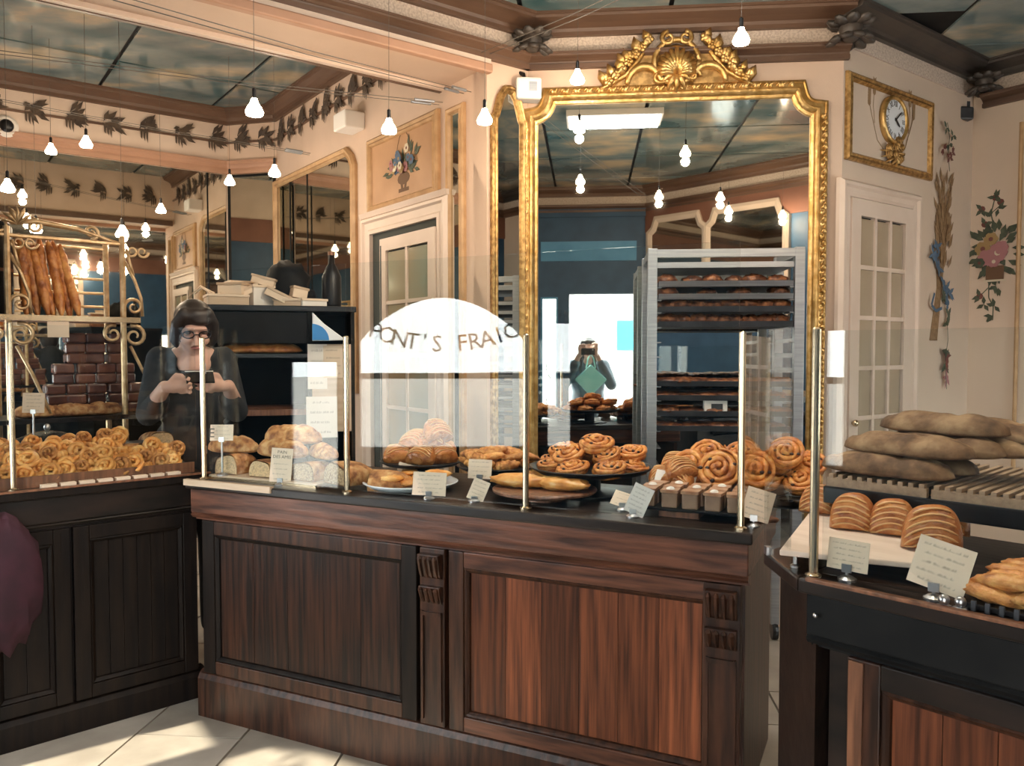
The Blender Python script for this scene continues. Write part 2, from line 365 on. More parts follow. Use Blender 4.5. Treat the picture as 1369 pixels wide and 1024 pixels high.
OS = g(uE, vS); LS = uE-V((.6, -.1, 0)).dot(U)
WS = [(.25, .85, .75, 1.72, 0), (.95, 1.6, .75, 1.72, 0), (1.75, 2.4, .75, 1.72, 0)]
pierwall('wall_street', OS, -U, LS, WS, H(2.42))
for nm, o, t, ln, zt in (('wall_left_upper', OL, W, VB-vl0, ZA), ('wall_street_upper', OS, -U, LS, ZC)):
    m = M(); m.box(0, ln, 0, .12, H(2.62), zt); st(nm, m, TAN, o, rz_of(t))
    m = M(); m.box(0, ln, -.02, .1, H(2.42), H(2.62)); st(nm.replace('wall', 'trim'), m, REDB, o, rz_of(t))
cornice(30, OL, W, 0, vP-vl0, BROWN, BROWN, LACE); cornice(33, OS, -U, 0, LS, BROWN, BROWN, LACE)
k = 0
for o, t, ws in ((OL, W, WL), (OS, -U, WS)):
    for x0, x1, z0, z1, ar in ws:
        k += 1
        f = M(); b = .035
        if ar:
            n = 16; po = [(x0, z0), (x1, z0)]+[(x1-(x1-x0)*i/n, z1+ar*sin(pi*i/n)**.8) for i in range(n+1)]
            f.mold(po, [(0, .02), (0, -.02), (-b, -.02), (-b, .02)]); gp = M().prism(po, .058, .064, 'y')
        else:
            f.mold([(x0, z0), (x1, z0), (x1, z1), (x0, z1)], [(0, .02), (0, -.02), (-b, -.02), (-b, .02)]); gp = M().box(x0, x1, .058, .064, z0, z1)
        if z0 > .5: f.box(x0, x1, .03, .09, z0+.42, z0+.452)
        if not ar and t is not W: f.box((x0+x1)/2-.016, (x0+x1)/2+.016, .03, .09, z0, z1)
        wn = st('window_%d' % k, f, NAVY, o, rz_of(t)); gp.obj('pane', GLASS, wn)
        pdl = bpy.data.lights.new('window_portal', 'AREA'); pdl.shape = 'RECTANGLE'; pdl.size = x1-x0; pdl.size_y = z1-z0+ar; pdl.cycles.is_portal = True
        po_ = bpy.data.objects.new('window_portal', pdl); C.objects.link(po_); n = V((t[1], -t[0], 0))
        po_.location = o+V((t[0], t[1], 0))*((x0+x1)/2)+V((0, 0, (z0+z1+ar)/2))-n*.13; po_.rotation_euler = n.to_track_quat('-Z', 'Z').to_euler()
        if ar:
            xc = (x0+x1)/2; s_ = "PONT'S FRAIC"
            for i, ch in enumerate(s_):
                if ch == ' ': continue
                a = (i-(len(s_)-1)/2)*.069
                mx = Matrix.Translation((xc-1.05*sin(a), .0665, 1.465+1.05-1.05*cos(a))) @ Matrix.Rotation(pi, 4, 'Z') @ Matrix.Rotation(pi/2, 4, 'X') @ Matrix.Rotation(a, 4, 'Z')
                text(ch, .135, SIGNM, 'letter', wn, mx)
tmr = thing('street_wall_mirror', 'stepped wall mirror on the window side, seen in the gilt mirror above the rack', 'mirror', OS, rz_of(-U))
for x0, x1 in ((LS-.70, LS-.10), (LS-1.55, LS-.80)):
    po = [(x0, 1.80), (x1, 1.80), (x1, 2.62), (x1-.05, 2.66), (x1-.08, 2.74), (x0+.08, 2.74), (x0+.05, 2.66), (x0, 2.62)]
    M().prism(po, -.030, -.022, 'y').obj('mirror_glass', OLDMIR, tmr); M().mold(po, [(.07, 0), (.07, -.045), (.04, -.055), (.01, -.04), (0, -.03)]).obj('frame', TAN, tmr)
# entrance in the chamfered corner, behind the photographer
OD = V((.6, -.1, 0))
m = M(); m.box(0, .12, 0, .12, 0, H(2.42)); m.box(.80, .92, 0, .12, 0, H(2.42)); m.box(1.10, 1.2, 0, .12, 0, H(2.42)); m.box(.12, .80, 0, .12, 2.03, H(2.42)); m.box(.92, 1.10, 0, .12, 2.0, H(2.42)); m.box(.92, 1.10, 0, .12, 0, .3)
ent = st('wall_entrance', m, NAVY, OD, pi)
m = M(); m.box(0, 1.2, 0, .12, H(2.62), ZC); st('wall_entrance_upper', m, TAN, OD, pi)
m = M(); m.box(0, 1.2, -.02, .1, H(2.56), H(2.64)); st('trim_40', m, NAVY, OD, pi)
m = M(); m.box(.1, 1.1, -.015, 0, H(2.20), H(2.36)); st('trim_41', m, TEAL, OD, pi)
m = M(); m.box(0, 1.2, .0, .1, H(2.42), H(2.56)); st('trim_42', m, NAVY, OD, pi)
cornice(43, OD, -X1, 0, 1.2, BROWN, BROWN, LACE)
pdl = bpy.data.lights.new('door_portal', 'AREA'); pdl.shape = 'RECTANGLE'; pdl.size = 1.0; pdl.size_y = 2.03; pdl.cycles.is_portal = True
po_ = bpy.data.objects.new('door_portal', pdl); C.objects.link(po_); po_.location = (0, -.235, 1.015); po_.rotation_euler = (pi/2, 0, 0)
po_.rotation_euler = V((0, 1, 0)).to_track_quat('-Z', 'Z').to_euler()
# narrow glazed sidelight with an etched sprig beside the entrance
d = st('window_20', M().mold([(.92, .3), (1.10, .3), (1.10, 2.0), (.92, 2.0)], [(0, .0), (0, -.012), (-.02, -.012), (-.02, .02)]), TEAL, OD, pi)
M().box(.94, 1.08, .05, .056, .3, 2.0).obj('pane', GLASS, d)
m = M()
for q in range(26):
    a = q*.5; z = .8+q*.03; x = 1.01+.03*sin(q*.5)
    m.prism([(x, z), (x+.02*cos(a)-.006, z+.02), (x+.035*cos(a), z+.04*abs(sin(a))+.01), (x+.014*cos(a)+.008, z+.005)], .0465-.0001*(q % 3), .0485, 'y')
m.obj('etched_sprig', NAVY, d, kind='stuff')
# street outside
st('pavement_ground', M().box(-40, 40, -40, -.24, -.12, -.05), mat('pavement', (.42, .41, .39), .8, c2=(.5, .49, .47), sc=2))
FAC = mat('pale_facade', (.72, .69, .62), .8, c2=(.78, .75, .69), sc=1)
GLS = mat('dark_window_glass', (.06, .08, .10), .1)
def building(lab, o, t, ln, h, rows, sign=None):
    b = thing('street_building', lab, 'building', o, rz_of(t))
    zw = 4.0 if sign else .9
    M().box(0, ln, 0, 4, -.05, h).obj('facade', FAC, b)
    n = int(ln/2.2)
    for i in range(n):
        for r in range(rows):
            x = .7+2.2*i; z = zw+3.0*r
            wf = M().mold([(x, z), (x+1, z), (x+1, z+1.7), (x, z+1.7)], [(.08, 0), (.08, -.06), (0, -.06), (0, 0)]).obj('window', CREAM, b)
            M().box(x, x+1, -.01, .02, z, z+1.7).obj('pane', GLS, wf)
    if sign: M().box(*sign).obj('shop_sign', mat('teal_sign', (.02, .42, .50), .5), b, bevel=.02)
building('pale street building with teal shop sign reflected through the shop door', (4, -13, 0), -X1, 8, 9, 2, (2.72, 3.25, -.16, -.02, 1.45, 2.25))
building('pale building across the street beside the right windows', g(15, -11), -U, 11, 9, 3)
# ---------------------------------------------------------------- counters
zt = .93
FL, FR = pz(247, 642, zt), pz(1006, 714, zt); tF = (FR-FL); lF = tF.length; tF.normalize()
def counter(lab, o, t, ln, dep, slabm, railm, bodym, plinm):
    c = thing('counter', lab, 'counter', (o.x, o.y, 0), rz_of(t))
    M().box(0, ln, 0, dep, .897, zt).obj('worktop', slabm, c, bevel=.006)
    M().box(.015, ln-.012, .012, dep-.02, .805, .897).obj('frieze_rail', railm, c, bevel=.004)
    m = M(); pr = [(.02, .805), (.012, .797), (.022, .786), (.04, .782), (.04, .775), (.06, .775), (.06, .805)]
    m.prism(pr, .015, ln-.012, 'x'); m.obj('rail_moulding', railm, c)
    M().box(.05, ln-.05, .055, dep-.04, .05, .79).obj('carcass', bodym, c)
    return c
def plinth(c, ln, mt, h=.18):
    m = M(); m.prism([(.03, 0), (.03, h-.03), (.04, h-.012), (.055, h), (.09, h), (.09, 0)], .02, ln-.02, 'x'); m.obj('plinth', mt, c)
def panelfront(c, x0, x1, z0, z1, stile, railm, boardm, nb, bw=.055):
    """frame-and-panel: two stiles, two rails, a bead and separate vertical boards"""
    M().box(x0, x0+bw, .028, .055, z0, z1).obj('stile', stile, c, bevel=.003); M().box(x1-bw, x1, .028, .055, z0, z1).obj('stile', stile, c, bevel=.003)
    M().box(x0+bw, x1-bw, .029, .055, z1-.052, z1).obj('rail', railm, c, bevel=.003); M().box(x0+bw, x1-bw, .029, .055, z0, z0+.05).obj('rail', railm, c, bevel=.003)
    a, b, d, e = x0+bw, x1-bw, z0+.05, z1-.052
    m = M(); m.mold([(a, d), (b, d), (b, e), (a, e)], [(0, .054), (0, .034), (-.005, .030), (-.010, .034), (-.016, .040), (-.018, .054)]); m.obj('bead', stile, c)
    wb = (b-a-.036)/nb
    for i in range(nb):
        M().box(a+.018+wb*i+.0008, a+.018+wb*(i+1)-.0008, .0465+rnd.uniform(-.0008, .0008), .0555, d+.018, e-.018).obj('board', boardm, c)
def pilaster(c, xc, wd, z0, z1, mt):
    M().box(xc-wd/2, xc+wd/2, .026, .055, z0, z1).obj('pilaster', mt, c, bevel=.003)
    m = M(); m.box(xc-wd*.40, xc-wd*.33, .018, .027, z0+.02, z1-.21); m.box(xc+wd*.33, xc+wd*.40, .018, .027, z0+.02, z1-.21); m.box(xc-wd*.4, xc+wd*.4, .018, .027, z1-.225, z1-.212); m.obj('pilaster_bead', mt, c)
    for zz, hh, dd in ((z1-.10, .085, .0), (z1-.185, .062, .008)):
        k = M(); k.prism([(.026, zz), (.012+dd, zz+.01), (.004+dd, zz+hh*.4), (-.004+dd, zz+hh*.8), (-.004+dd, zz+hh), (.026, zz+hh)], xc-wd*.42, xc+wd*.42, 'x')
        co = k.obj('console', mt, c, bevel=.002)
        f = M()
        for q in range(4):
            x = xc-wd*.30+wd*.2*q; f.tube([(x, .012+dd, zz+.008), (x, .001+dd, zz+hh*.4), (x, -.009+dd, zz+hh*.85), (x, -.006+dd, zz+hh*.95)], [wd*.05, wd*.07, wd*.085, wd*.04], 6)
        f.obj('fluting', mt, co)
cF = counter('long dark oak counter in the middle with panelled front and fluted consoles', FL, tF, lF, .62, WOODK, WOODH, WOODD, WOODD)
plinth(cF, lF, WOODV)
oF = (FL.x, FL.y)
def sF(px, py): return pw(px, py, oF, tF, -.03)[0]
a0, a1, b0, b1, c0 = sF(300, 800), sF(553, 800), sF(600, 800), sF(948, 850), sF(958, 850)
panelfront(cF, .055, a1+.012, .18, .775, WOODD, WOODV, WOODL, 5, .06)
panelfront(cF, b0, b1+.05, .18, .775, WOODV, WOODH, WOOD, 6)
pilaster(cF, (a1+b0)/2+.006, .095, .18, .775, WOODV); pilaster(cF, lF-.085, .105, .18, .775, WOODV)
M().box(lF-.05, lF-.026, .06, .58, .1, .79).obj('end_panel', WOODV, cF)
M().box(.026, .05, .06, .58, .1, .79).obj('end_panel', WOODV, cF)
m = M(); m.box(.0, .43, -.008, .012, .912, .936); m.obj('edge_strip', PINE, cF, bevel=.001)['label'] = 'pale worn wood strip along the left front edge'
# right counter
GL, GR = pz(1066, 772, zt), pz(1369, 838, zt); tG = (GR-GL); tG.normalize(); lG = 1.2
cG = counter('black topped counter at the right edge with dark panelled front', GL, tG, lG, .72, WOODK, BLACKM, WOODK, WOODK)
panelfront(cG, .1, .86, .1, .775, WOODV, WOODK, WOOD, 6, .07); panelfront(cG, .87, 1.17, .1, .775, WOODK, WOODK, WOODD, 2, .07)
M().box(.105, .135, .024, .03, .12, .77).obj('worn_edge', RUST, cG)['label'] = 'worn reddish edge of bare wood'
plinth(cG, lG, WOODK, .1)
B0 = pz(1021, 737, zt); bs, bd = (B0-GL).dot(tG), -(B0-GL).dot(V((tG.y, -tG.x, 0)))
M().prism([(0, 0), (.004, .70), (bs+.01, .70), (bs, bd)], .897, zt, 'z').obj('worktop_wing', WOODK, cG, bevel=.005)
M().prism([(.03, .03), (.05, .68), (bs+.035, .68), (bs+.035, bd+.02)], .04, .897, 'z').obj('carcass_wing', WOODK, cG)
M().box(.02, lG, -.006, .012, .927, .935).obj('brass_edge', RUST, cG, bevel=.002)
m = M(); m.ell((.04, .004, .855), (.006, .006, .006), 8, 5); m.obj('screw_head', STEEL, cG, smooth=True)
# left counter
LL, LR = pz(-60, 667, zt), pz(262, 634, zt); tL = (LR-LL); lL = tL.length+.06; tL.normalize()
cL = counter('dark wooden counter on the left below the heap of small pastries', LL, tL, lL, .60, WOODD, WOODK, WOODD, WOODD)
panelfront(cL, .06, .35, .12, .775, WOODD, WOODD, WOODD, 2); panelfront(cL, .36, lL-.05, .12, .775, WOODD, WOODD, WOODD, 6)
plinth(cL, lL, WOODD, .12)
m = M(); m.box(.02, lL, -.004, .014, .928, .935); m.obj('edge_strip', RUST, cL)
m = M()
for q in range(8): x = .26+q*(lL-.36)/8; m = M().box(x, x+(lL-.36)/8-.012, .022, .05, .931, .944); m.obj('price_strip', CARD, cL)
# glass guards on brass posts
def guard(lab, o, t, posts, zb, ztop, off, ret=None, end=None, zg=None):
    zg = zg or ztop
    gd = thing('glass_screen', lab, 'glass screen', (o.x, o.y, zb), rz_of(t))
    for x in posts:
        m = M(); m.lathe([(.018, 0), (.018, .006), (.010, .010), (.0095, ztop-zb-.004), (.006, ztop-zb)], 12, (x, off, 0)); p = m.obj('post', BRASS, gd, smooth=False)
        M().box(x-.004, x+.004, off+.008, off+.013, .1, .13).obj('glass_clamp', STEEL, p); M().box(x-.004, x+.004, off+.008, off+.013, ztop-zb-.14, ztop-zb-.1).obj('glass_clamp', STEEL, p)
    for a, b in zip(posts, list(posts[1:])+([end] if end else [])): M().box(a+.012, b-.012, off+.014, off+.020, .008, zg-zb-.008).obj('pane', GLASS, gd)
    if ret:
        sg_ = thing('side_glass', ret[2], 'glass screen', V((o.x, o.y, 0))+V((t[0], t[1], 0))*ret[0]-V((t[1], -t[0], 0))*(off+.025)+V((0, 0, zb)), rz_of(t)); M().box(-.003, .003, 0, ret[1]-off-.025, 0, ztop-zb-.008).obj('pane', GLASS, sg_)
        M().box(-.006, .006, ret[1]-off-.05, ret[1]-off-.03, 0, .02).obj('glass_clamp', STEEL, sg_)
    return gd
pF = [pw(px, py, oF, tF, -.045)[0] for px, py in ((273, 638), (464, 656), (703, 680), (990, 702))]
guard('clear glass screen with four brass posts along the middle counter', FL, tF, pF, zt, 1.480, .045, (lF-.04, .6, 'glass side pane closing the right end of the middle counter'), zg=1.74)
guard('clear glass screen with brass post on the right counter', GL, tG, [.022, 1.17], zt, 1.478, .03)
dS = B0-GL; aS = atan2(-dS.x, dS.y); sg_ = thing('side_glass', 'glass side pane closing the left end of the right counter', 'glass screen', GL+dS.normalized()*.05+V((0, 0, .0)), aS)
M().box(-.003, .003, .0, dS.length-.06, .004, 1.478-zt).obj('pane', GLASS, sg_); M().box(-.006, .006, dS.length-.09, dS.length-.07, 0, .02).obj('glass_clamp', STEEL, sg_)
pL = [pw(px, 650, (LL.x, LL.y), tL, -.05)[0] for px in (-110, 18)]
pL[0] = .02
guard('clear glass screen with brass posts along the left counter', LL, tL, pL, zt, 1.53, .05, None, lL-.02)
# ---------------------------------------------------------------- wall furniture
def on(o, t): return lambda px, py, off=0: pw(px, py, (o.x, o.y), t, off)
wm = on(MC, X1)
# big gilt mirror
x0, x1, z1 = wm(711, 300)[0], wm(1089, 300)[0], wm(900, 128)[1]; z0 = .35; kx = .10
t = thing('gilt_mirror', 'large carved gilt framed wall mirror with shell crest behind the tray rack', 'mirror', (MC.x, MC.y, 0), 0)
def cut(x0, x1, z0, z1, k): # upper corners cut with a concave step
    r = k; pts = [(x0, z0), (x1, z0), (x1, z1-r)]
    for q in range(1, 6):
        a = q/6*pi/2; pts.append((x1-r*sin(a)*.95, z1-r+r*(1-cos(a))*.95))
    pts.append((x1-r, z1)); pts.append((x0+r, z1))
    for q in range(5, 0, -1):
        a = q/6*pi/2; pts.append((x0+r*sin(a)*.95, z1-r+r*(1-cos(a))*.95))
    return pts+[(x0, z1-r)]
out = cut(x0, x1, z0, z1, kx)
M().prism(out, -.012, -.002, 'y').obj('mirror_glass', MIRROR, t)
M().mold(out, [(.052, 0), (.054, -.022), (.048, -.036), (.040, -.040), (.034, -.034), (.030, -.036), (.014, -.040), (.006, -.046), (-.004, -.046), (-.012, -.040), (-.018, -.026), (-.030, -.022), (-.034, -.018), (-.034, -.010)]).obj('frame', GOLD, t)
m = M(); rr = random.Random(3)
L_ = [(x0-.032, z) for z in [z0+.03*i for i in range(int((z1-z0-.1)/.03))]]+[(x1+.032, z0+.03*i) for i in range(int((z1-z0-.1)/.03))]
L_ += [(x0+kx+.03*i, z1+.030) for i in range(int((x1-x0-2*kx)/.03))]
for q, (x, z) in enumerate(L_):
    m.ell((x+.008*(-1)**q, -.036, z), (.012, .010, .017), 6, 4)
    m.tube([(x-.012, -.036, z-.01), (x, -.046, z+.004), (x+.012, -.036, z+.016)], [.003, .006, .002], 5)
m.obj('carved_foliage', GOLD, t, smooth=True, kind='stuff')
cx, cz = wm(903, 88); bz = z1+.03
def spiral(m, c, r0, r1, turns, a0, rad, y, sg=1, n=26, st_=1):
    pts = []; 
    for i in range(n):
        f = i/(n-1); a = a0+sg*turns*2*pi*f; r_ = r0+(r1-r0)*f; pts.append((c[0]+r_*cos(a), y-.02*f*st_, c[1]+r_*sin(a)))
    m.tube(pts, [rad*(1-.55*i/(n-1)) for i in range(n)], 6)
sh = M()
for q in range(13):
    a = pi*(.02+.96*q/12); l = .128*(1-.28*abs(q-6)/6)
    p0 = V((cx, -.06, cz-.062)); p1 = p0+V((cos(a)*l*.6, -.03, sin(a)*l*.6)); p2 = p0+V((cos(a)*l, -.005, sin(a)*l))
    sh.tube([p0, p0.lerp(p1, .6)+V((0, -.012, 0)), p1, p2], [.007, .013, .018, .012], 7)
bk = [(cx-.40, bz-.012), (cx+.40, bz-.012), (cx+.35, bz+.035), (cx+.27, bz+.085), (cx+.2, bz+.17), (cx+.15, bz+.21), (cx+.1, cz+.07), (cx, cz+.10), (cx-.1, cz+.07), (cx-.15, bz+.21), (cx-.2, bz+.17), (cx-.27, bz+.085), (cx-.35, bz+.035)]
M().prism(bk, -.035, -.006, 'y').obj('crest_backing', GOLDD, t, bevel=.008)
shell = sh.obj('crest_shell', GOLD, t, smooth=True)
m = M(); m.tube([(cx+.110*cos(a), -.05, cz+.005+.108*sin(a)) for a in [2*pi*i/28 for i in range(29)]], .015, 7); m.ell((cx, -.03, cz), (.10, .02, .10), 16, 6); m.obj('shell_ring', GOLD, t, smooth=True)
for sg in (-1, 1):
    m = M(); spiral(m, (cx+sg*.042, cz+.118), .036, .010, 1.2, pi/2, .014, -.05, -sg); m.obj('crest_scroll', GOLD, t, smooth=True)
    m = M(); m.tube([(cx+sg*(.16+.085*cos(a)), -.05, bz+.02+.085*sin(a)) for a in [pi*i/14 for i in range(15)]], [.012+.008*sin(pi*i/14) for i in range(15)], 7); spiral(m, (cx+sg*.085, bz+.05), .035, .008, 1.1, 0, .012, -.05, sg); m.obj('crest_scroll', GOLD, t, smooth=True)
    m = M(); m.tube([(cx+sg*x, -.045, bz+z) for x, z in ((.38, .0), (.32, .03), (.25, .07), (.20, .13), (.17, .17), (.15, .22))], [.006, .012, .014, .014, .012, .008], 7); m.obj('crest_branch', GOLD, t, smooth=True)
    rr = random.Random(9)
    for q in range(16):
        f = q/15; px_, pz_ = .36-.22*f, .015+.20*f**1.2; m = M(); a = rr.uniform(.2, 2.6) if q % 3 else 1.2
        l = rr.uniform(.065, .105); dx, dz = cos(a)*l, sin(a)*l
        m.tube([(cx+sg*px_, -.045, bz+pz_), (cx+sg*(px_+dx*.5), -.072, bz+pz_+dz*.5), (cx+sg*(px_+dx), -.05, bz+pz_+dz)], [.008, .026, .004], 6, flat=.5); m.obj('acanthus_leaf', GOLD, t, smooth=True)
    for q in range(7):
        f = q/6; m = M(); c_ = (cx+sg*(.34-.20*f), -.066, bz+.035+.20*f**1.1)
        for e in range(5): m.ell((c_[0]+.014*cos(e*1.257), c_[1], c_[2]+.014*sin(e*1.257)), (.014, .012, .014), 6, 4)
        m.ell(c_, (.010, .018, .010), 6, 4); m.obj('crest_flower', GOLD, t, smooth=True)
m = M()
for q in range(5): a = pi*(1.15+.7*q/4); m.tube([(cx, -.055, bz+.07), (cx+.05*cos(a), -.07, bz+.07+.05*sin(a)), (cx+.085*cos(a), -.05, bz+.06+.09*sin(a))], [.008, .017, .004], 6)
m.obj('crest_plume', GOLD, t, smooth=True)
# narrow arched mirror on the pier
wf = on(PA, U)
x0, x1 = .045, .215; zt_ = wf(672, 121)[1]; zs = wf(657, 158)[1]
po = [(x0, .4), (x1, .4), (x1, zs)]+[(x1-(x1-x0)*(f), zs+(zt_-zs)*e) for f, e in ((.06, .1), (.14, .4), (.24, .75), (.38, .97), (.5, 1), (.62, .97), (.76, .75), (.86, .4), (.94, .1))]+[(x0, zs)]
t = thing('pier_mirror', 'tall narrow gilt mirror with pointed top beside the large mirror', 'mirror', PA, rz_of(U))
M().prism(po, -.010, -.002, 'y').obj('mirror_glass', MIRROR, t)
M().mold(po, [(.026, 0), (.027, -.024), (.018, -.032), (.010, -.028), (.002, -.034), (-.006, -.028), (-.012, -.020), (-.016, -.010)]).obj('frame', GOLDD, t)
# strip mirror, flower basket panel and door on the passage wall (local x ends at the pier)
wa = on(OA, -W)
def rectframe(nm, par, x0, x1, z0, z1, prof, mt): return M().mold([(x0, z0), (x1, z0), (x1, z1), (x0, z1)], prof).obj(nm, mt, par)
x0, x1 = wa(604, 300)[0], wa(619, 300)[0]; zt_ = wa(612, 150)[1]
t = thing('strip_mirror', 'very narrow mirror strip in a wooden frame right of the flower basket panel', 'mirror', OA, rz_of(-W))
M().box(x0, x1, -.010, -.002, .3, zt_).obj('mirror_glass', OLDMIR, t)
rectframe('frame', t, x0, x1, .3, zt_, [(.032, 0), (.032, -.018), (.022, -.026), (.008, -.022), (-.003, -.026), (-.008, -.010)], OCHRE)
x0, x1 = wa(499, 230)[0], wa(584, 230)[0]; z0, z1 = wa(540, 265)[1], wa(540, 178)[1]
PANELC = mat('ochre_canvas', (.40, .22, .11), .55, c2=(.50, .29, .155), sc=3)
FCOL = [mat('paint_blue', (.07, .12, .19), .7), mat('paint_cream', (.62, .54, .40), .7), mat('paint_green', (.045, .06, .04), .7, c2=(.085, .10, .06), sc=30), mat('paint_pink', (.36, .155, .16), .7), mat('paint_basket', (.13, .065, .03), .7), mat('paint_wheat', (.23, .135, .065), .75, c2=(.31, .195, .10), sc=40), mat('paint_yellow', (.34, .22, .09), .7), mat('paint_redbrown', (.15, .045, .035), .7)]
class Flat:
    """painted motifs: thin shapes lying on a wall face, y counts the paint layers"""
    def __init__(s, par, y=-.0012): s.par = par; s.y = y; s.ms = {}
    def m(s, k): s.y -= .00012; return s.ms.setdefault(k, M())
    def disc(s, k, x, z, r, n=8, sq=1): m = s.m(k); m.prism([(x+r*cos(2*pi*i/n), z+r*sq*sin(2*pi*i/n)) for i in range(n)], s.y, s.y+.0008, 'y')
    def leaf(s, k, x, z, a, l, w): m = s.m(k); m.prism([(x, z), (x+cos(a)*l*.45-sin(a)*w, z+sin(a)*l*.45+cos(a)*w), (x+cos(a)*l, z+sin(a)*l), (x+cos(a)*l*.45+sin(a)*w, z+sin(a)*l*.45-cos(a)*w)], s.y, s.y+.0008, 'y')
    def line(s, k, pts, w):
        m = s.m(k)
        for (a, b) in zip(pts, pts[1:]):
            d = V((b[0]-a[0], b[1]-a[1])); d.normalize(); nx, nz = -d.y*w/2, d.x*w/2
            m.prism([(a[0]+nx, a[1]+nz), (b[0]+nx, b[1]+nz), (b[0]-nx, b[1]-nz), (a[0]-nx, a[1]-nz)], s.y, s.y+.0008, 'y')
    def flower(s, k, kc, x, z, r):
        for i in range(6): s.disc(k, x+r*.55*cos(i*1.047), z+r*.55*sin(i*1.047), r*.5, 7)
        s.disc(kc, x, z, r*.33, 7)
    def done(s, names):
        for k, m in s.ms.items(): m.obj(names[k], FCOL[k], s.par, kind='stuff')
PN = ['blue_petal', 'cream_petal', 'painted_leaf', 'pink_petal', 'basket', 'wheat', 'yellow_petal', 'dark_petal']
t = thing('flower_basket_painting', 'ochre framed painting of a flower basket above the left inner door', 'painting', OA, rz_of(-W))
M().box(x0, x1, -.012, 0, z0, z1).obj('canvas', PANELC, t)
rectframe('frame', t, x0, x1, z0, z1, [(.042, 0), (.042, -.022), (.03, -.032), (.014, -.028), (.004, -.034), (-.006, -.024), (-.010, -.012)], OCHRE)
fl = Flat(t, -.0128); bx, bz_ = (x0+x1)/2+.03, z0+(z1-z0)*.12; sc = (z1-z0)/.31
rr = random.Random(4)
fl.line(4, [(bx-.05*sc, bz_), (bx+.05*sc, bz_)], .018*sc); fl.line(4, [(bx-.012*sc, bz_), (bx-.02*sc, bz_+.03*sc)], .02*sc); fl.line(4, [(bx+.012*sc, bz_), (bx+.02*sc, bz_+.03*sc)], .02*sc)
fl.disc(4, bx, bz_+.055*sc, .06*sc, 12, .5)
fl.line(4, [(bx+.08*sc*cos(a), bz_+.08*sc+.2*sc*sin(a)) for a in [pi*i/12 for i in range(13)]], .006)
for q in range(34):
    a = rr.uniform(-.25, pi+.25); r_ = rr.uniform(.03, .15)*sc; fl.leaf(2, bx+r_*cos(a), bz_+.09*sc+r_*.75*sin(a), a+rr.uniform(-.5, .5), rr.uniform(.04, .07)*sc, .010*sc)
for q in range(24):
    a = rr.uniform(-.1, pi+.1); r_ = rr.uniform(.0, .125)*sc; fl.flower((0, 1, 0, 3, 6)[q % 5], 7 if q % 2 else 6, bx+r_*cos(a), bz_+.10*sc+r_*.85*abs(sin(a)), rr.uniform(.016, .026)*sc)
fl.done(PN)
# inner door, ajar, with white casing
x0, x1 = wa(500, 400)[0], wa(590, 400)[0]; zd = wa(585, 292)[1]
t = st('door_1', M(), CREAM, OA, rz_of(-W)); 
m = M(); pr = [(.11, 0), (.11, -.02), (.095, -.045), (.08, -.045), (.07, -.028), (.03, -.024), (.02, -.03), (0, -.03), (0, 0)]
m.mold([(x0, -.3), (x1, -.3), (x1, zd), (x0, zd)], pr); m.obj('casing', CREAM, t)
m = M(); m.prism([(0, zd+.105), (-.035, zd+.105), (-.045, zd+.125), (-.05, zd+.135), (0, zd+.135)], x0-.115, x1+.115, 'x'); m.obj('cornice_head', CREAM, t)
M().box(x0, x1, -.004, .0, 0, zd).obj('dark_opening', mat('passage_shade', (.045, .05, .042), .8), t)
def leaf(par, w, h, cols, rows, zb, mt, paneM, fr=.06, bar=.022):
    m = M(); m.mold([(0, 0), (w, 0), (w, h), (0, h)], [(0, .016), (0, -.016), (-fr, -.016), (-fr, .016), (0, .016)]); m.box(fr, w-fr, -.015, .015, fr, zb)
    cw, ch = (w-2*fr)/cols, (h-fr-zb)/rows
    for i in range(1, cols): m.box(fr+cw*i-bar/2, fr+cw*i+bar/2, -.013, .013, zb, h-fr)
    for j in range(rows): m.box(fr, w-fr, -.012, .012, zb+ch*j-bar/2, zb+ch*j+bar/2)
    lf = m.obj('door_leaf', mt, par)
    for i in range(cols):
        for j in range(rows): M().box(fr+cw*i+bar/2, fr+cw*(i+1)-bar/2, -.004, .004, zb+ch*j+bar/2, zb+ch*(j+1)-bar/2).obj('pane', paneM, lf)
    return lf
lf = leaf(t, (x1-x0)*.8, zd-.06, 2, 5, .45, CREAM, mat('amber_pane', (.42, .27, .14), .12, c2=(.30, .32, .24), sc=1.2), .075); lf.location = (x0+(x1-x0)*.19, -.022, .01)
M().box(.012, .02, -.02, 0, .3, zd-.1).obj('door_edge', mat('door_gap', (.03, .045, .05), .5), lf)
# tall mirror with a bevelled joint on the passage wall and the corner
x0, x1 = .03, wa(474, 300)[0]; zt_ = wa(470, 205)[1]
po = [(x0, 1.2), (x1, 1.2), (x1, zt_-.1), (x1-.03, zt_-.05), (x1-.07, zt_-.02), (x1-.1, zt_), (x0, zt_)]
t = thing('passage_mirror', 'tall mirror with stepped gilt corner left of the flower basket panel', 'mirror', OA, rz_of(-W))
M().prism(po, -.010, -.002, 'y').obj('mirror_glass', OLDMIR, t)
M().mold(po, [(.05, 0), (.05, -.02), (.035, -.035), (.015, -.028), (.003, -.034), (-.01, -.012)]).obj('frame', OCHRE, t)
xb = wa(413, 300)[0]; M().box(xb-.006, xb+.006, -.014, -.009, 1.2, zt_).obj('joint_bead', BLACKM, t); xb = wa(390, 300)[0]; M().box(xb-.008, xb+.008, -.014, -.009, 1.2, zt_).obj('joint_bead', BLACKM, t)
t = thing('corner_mirror', 'mirror filling the narrow angled corner of the back room', 'mirror', OCH, rz_of(tch))
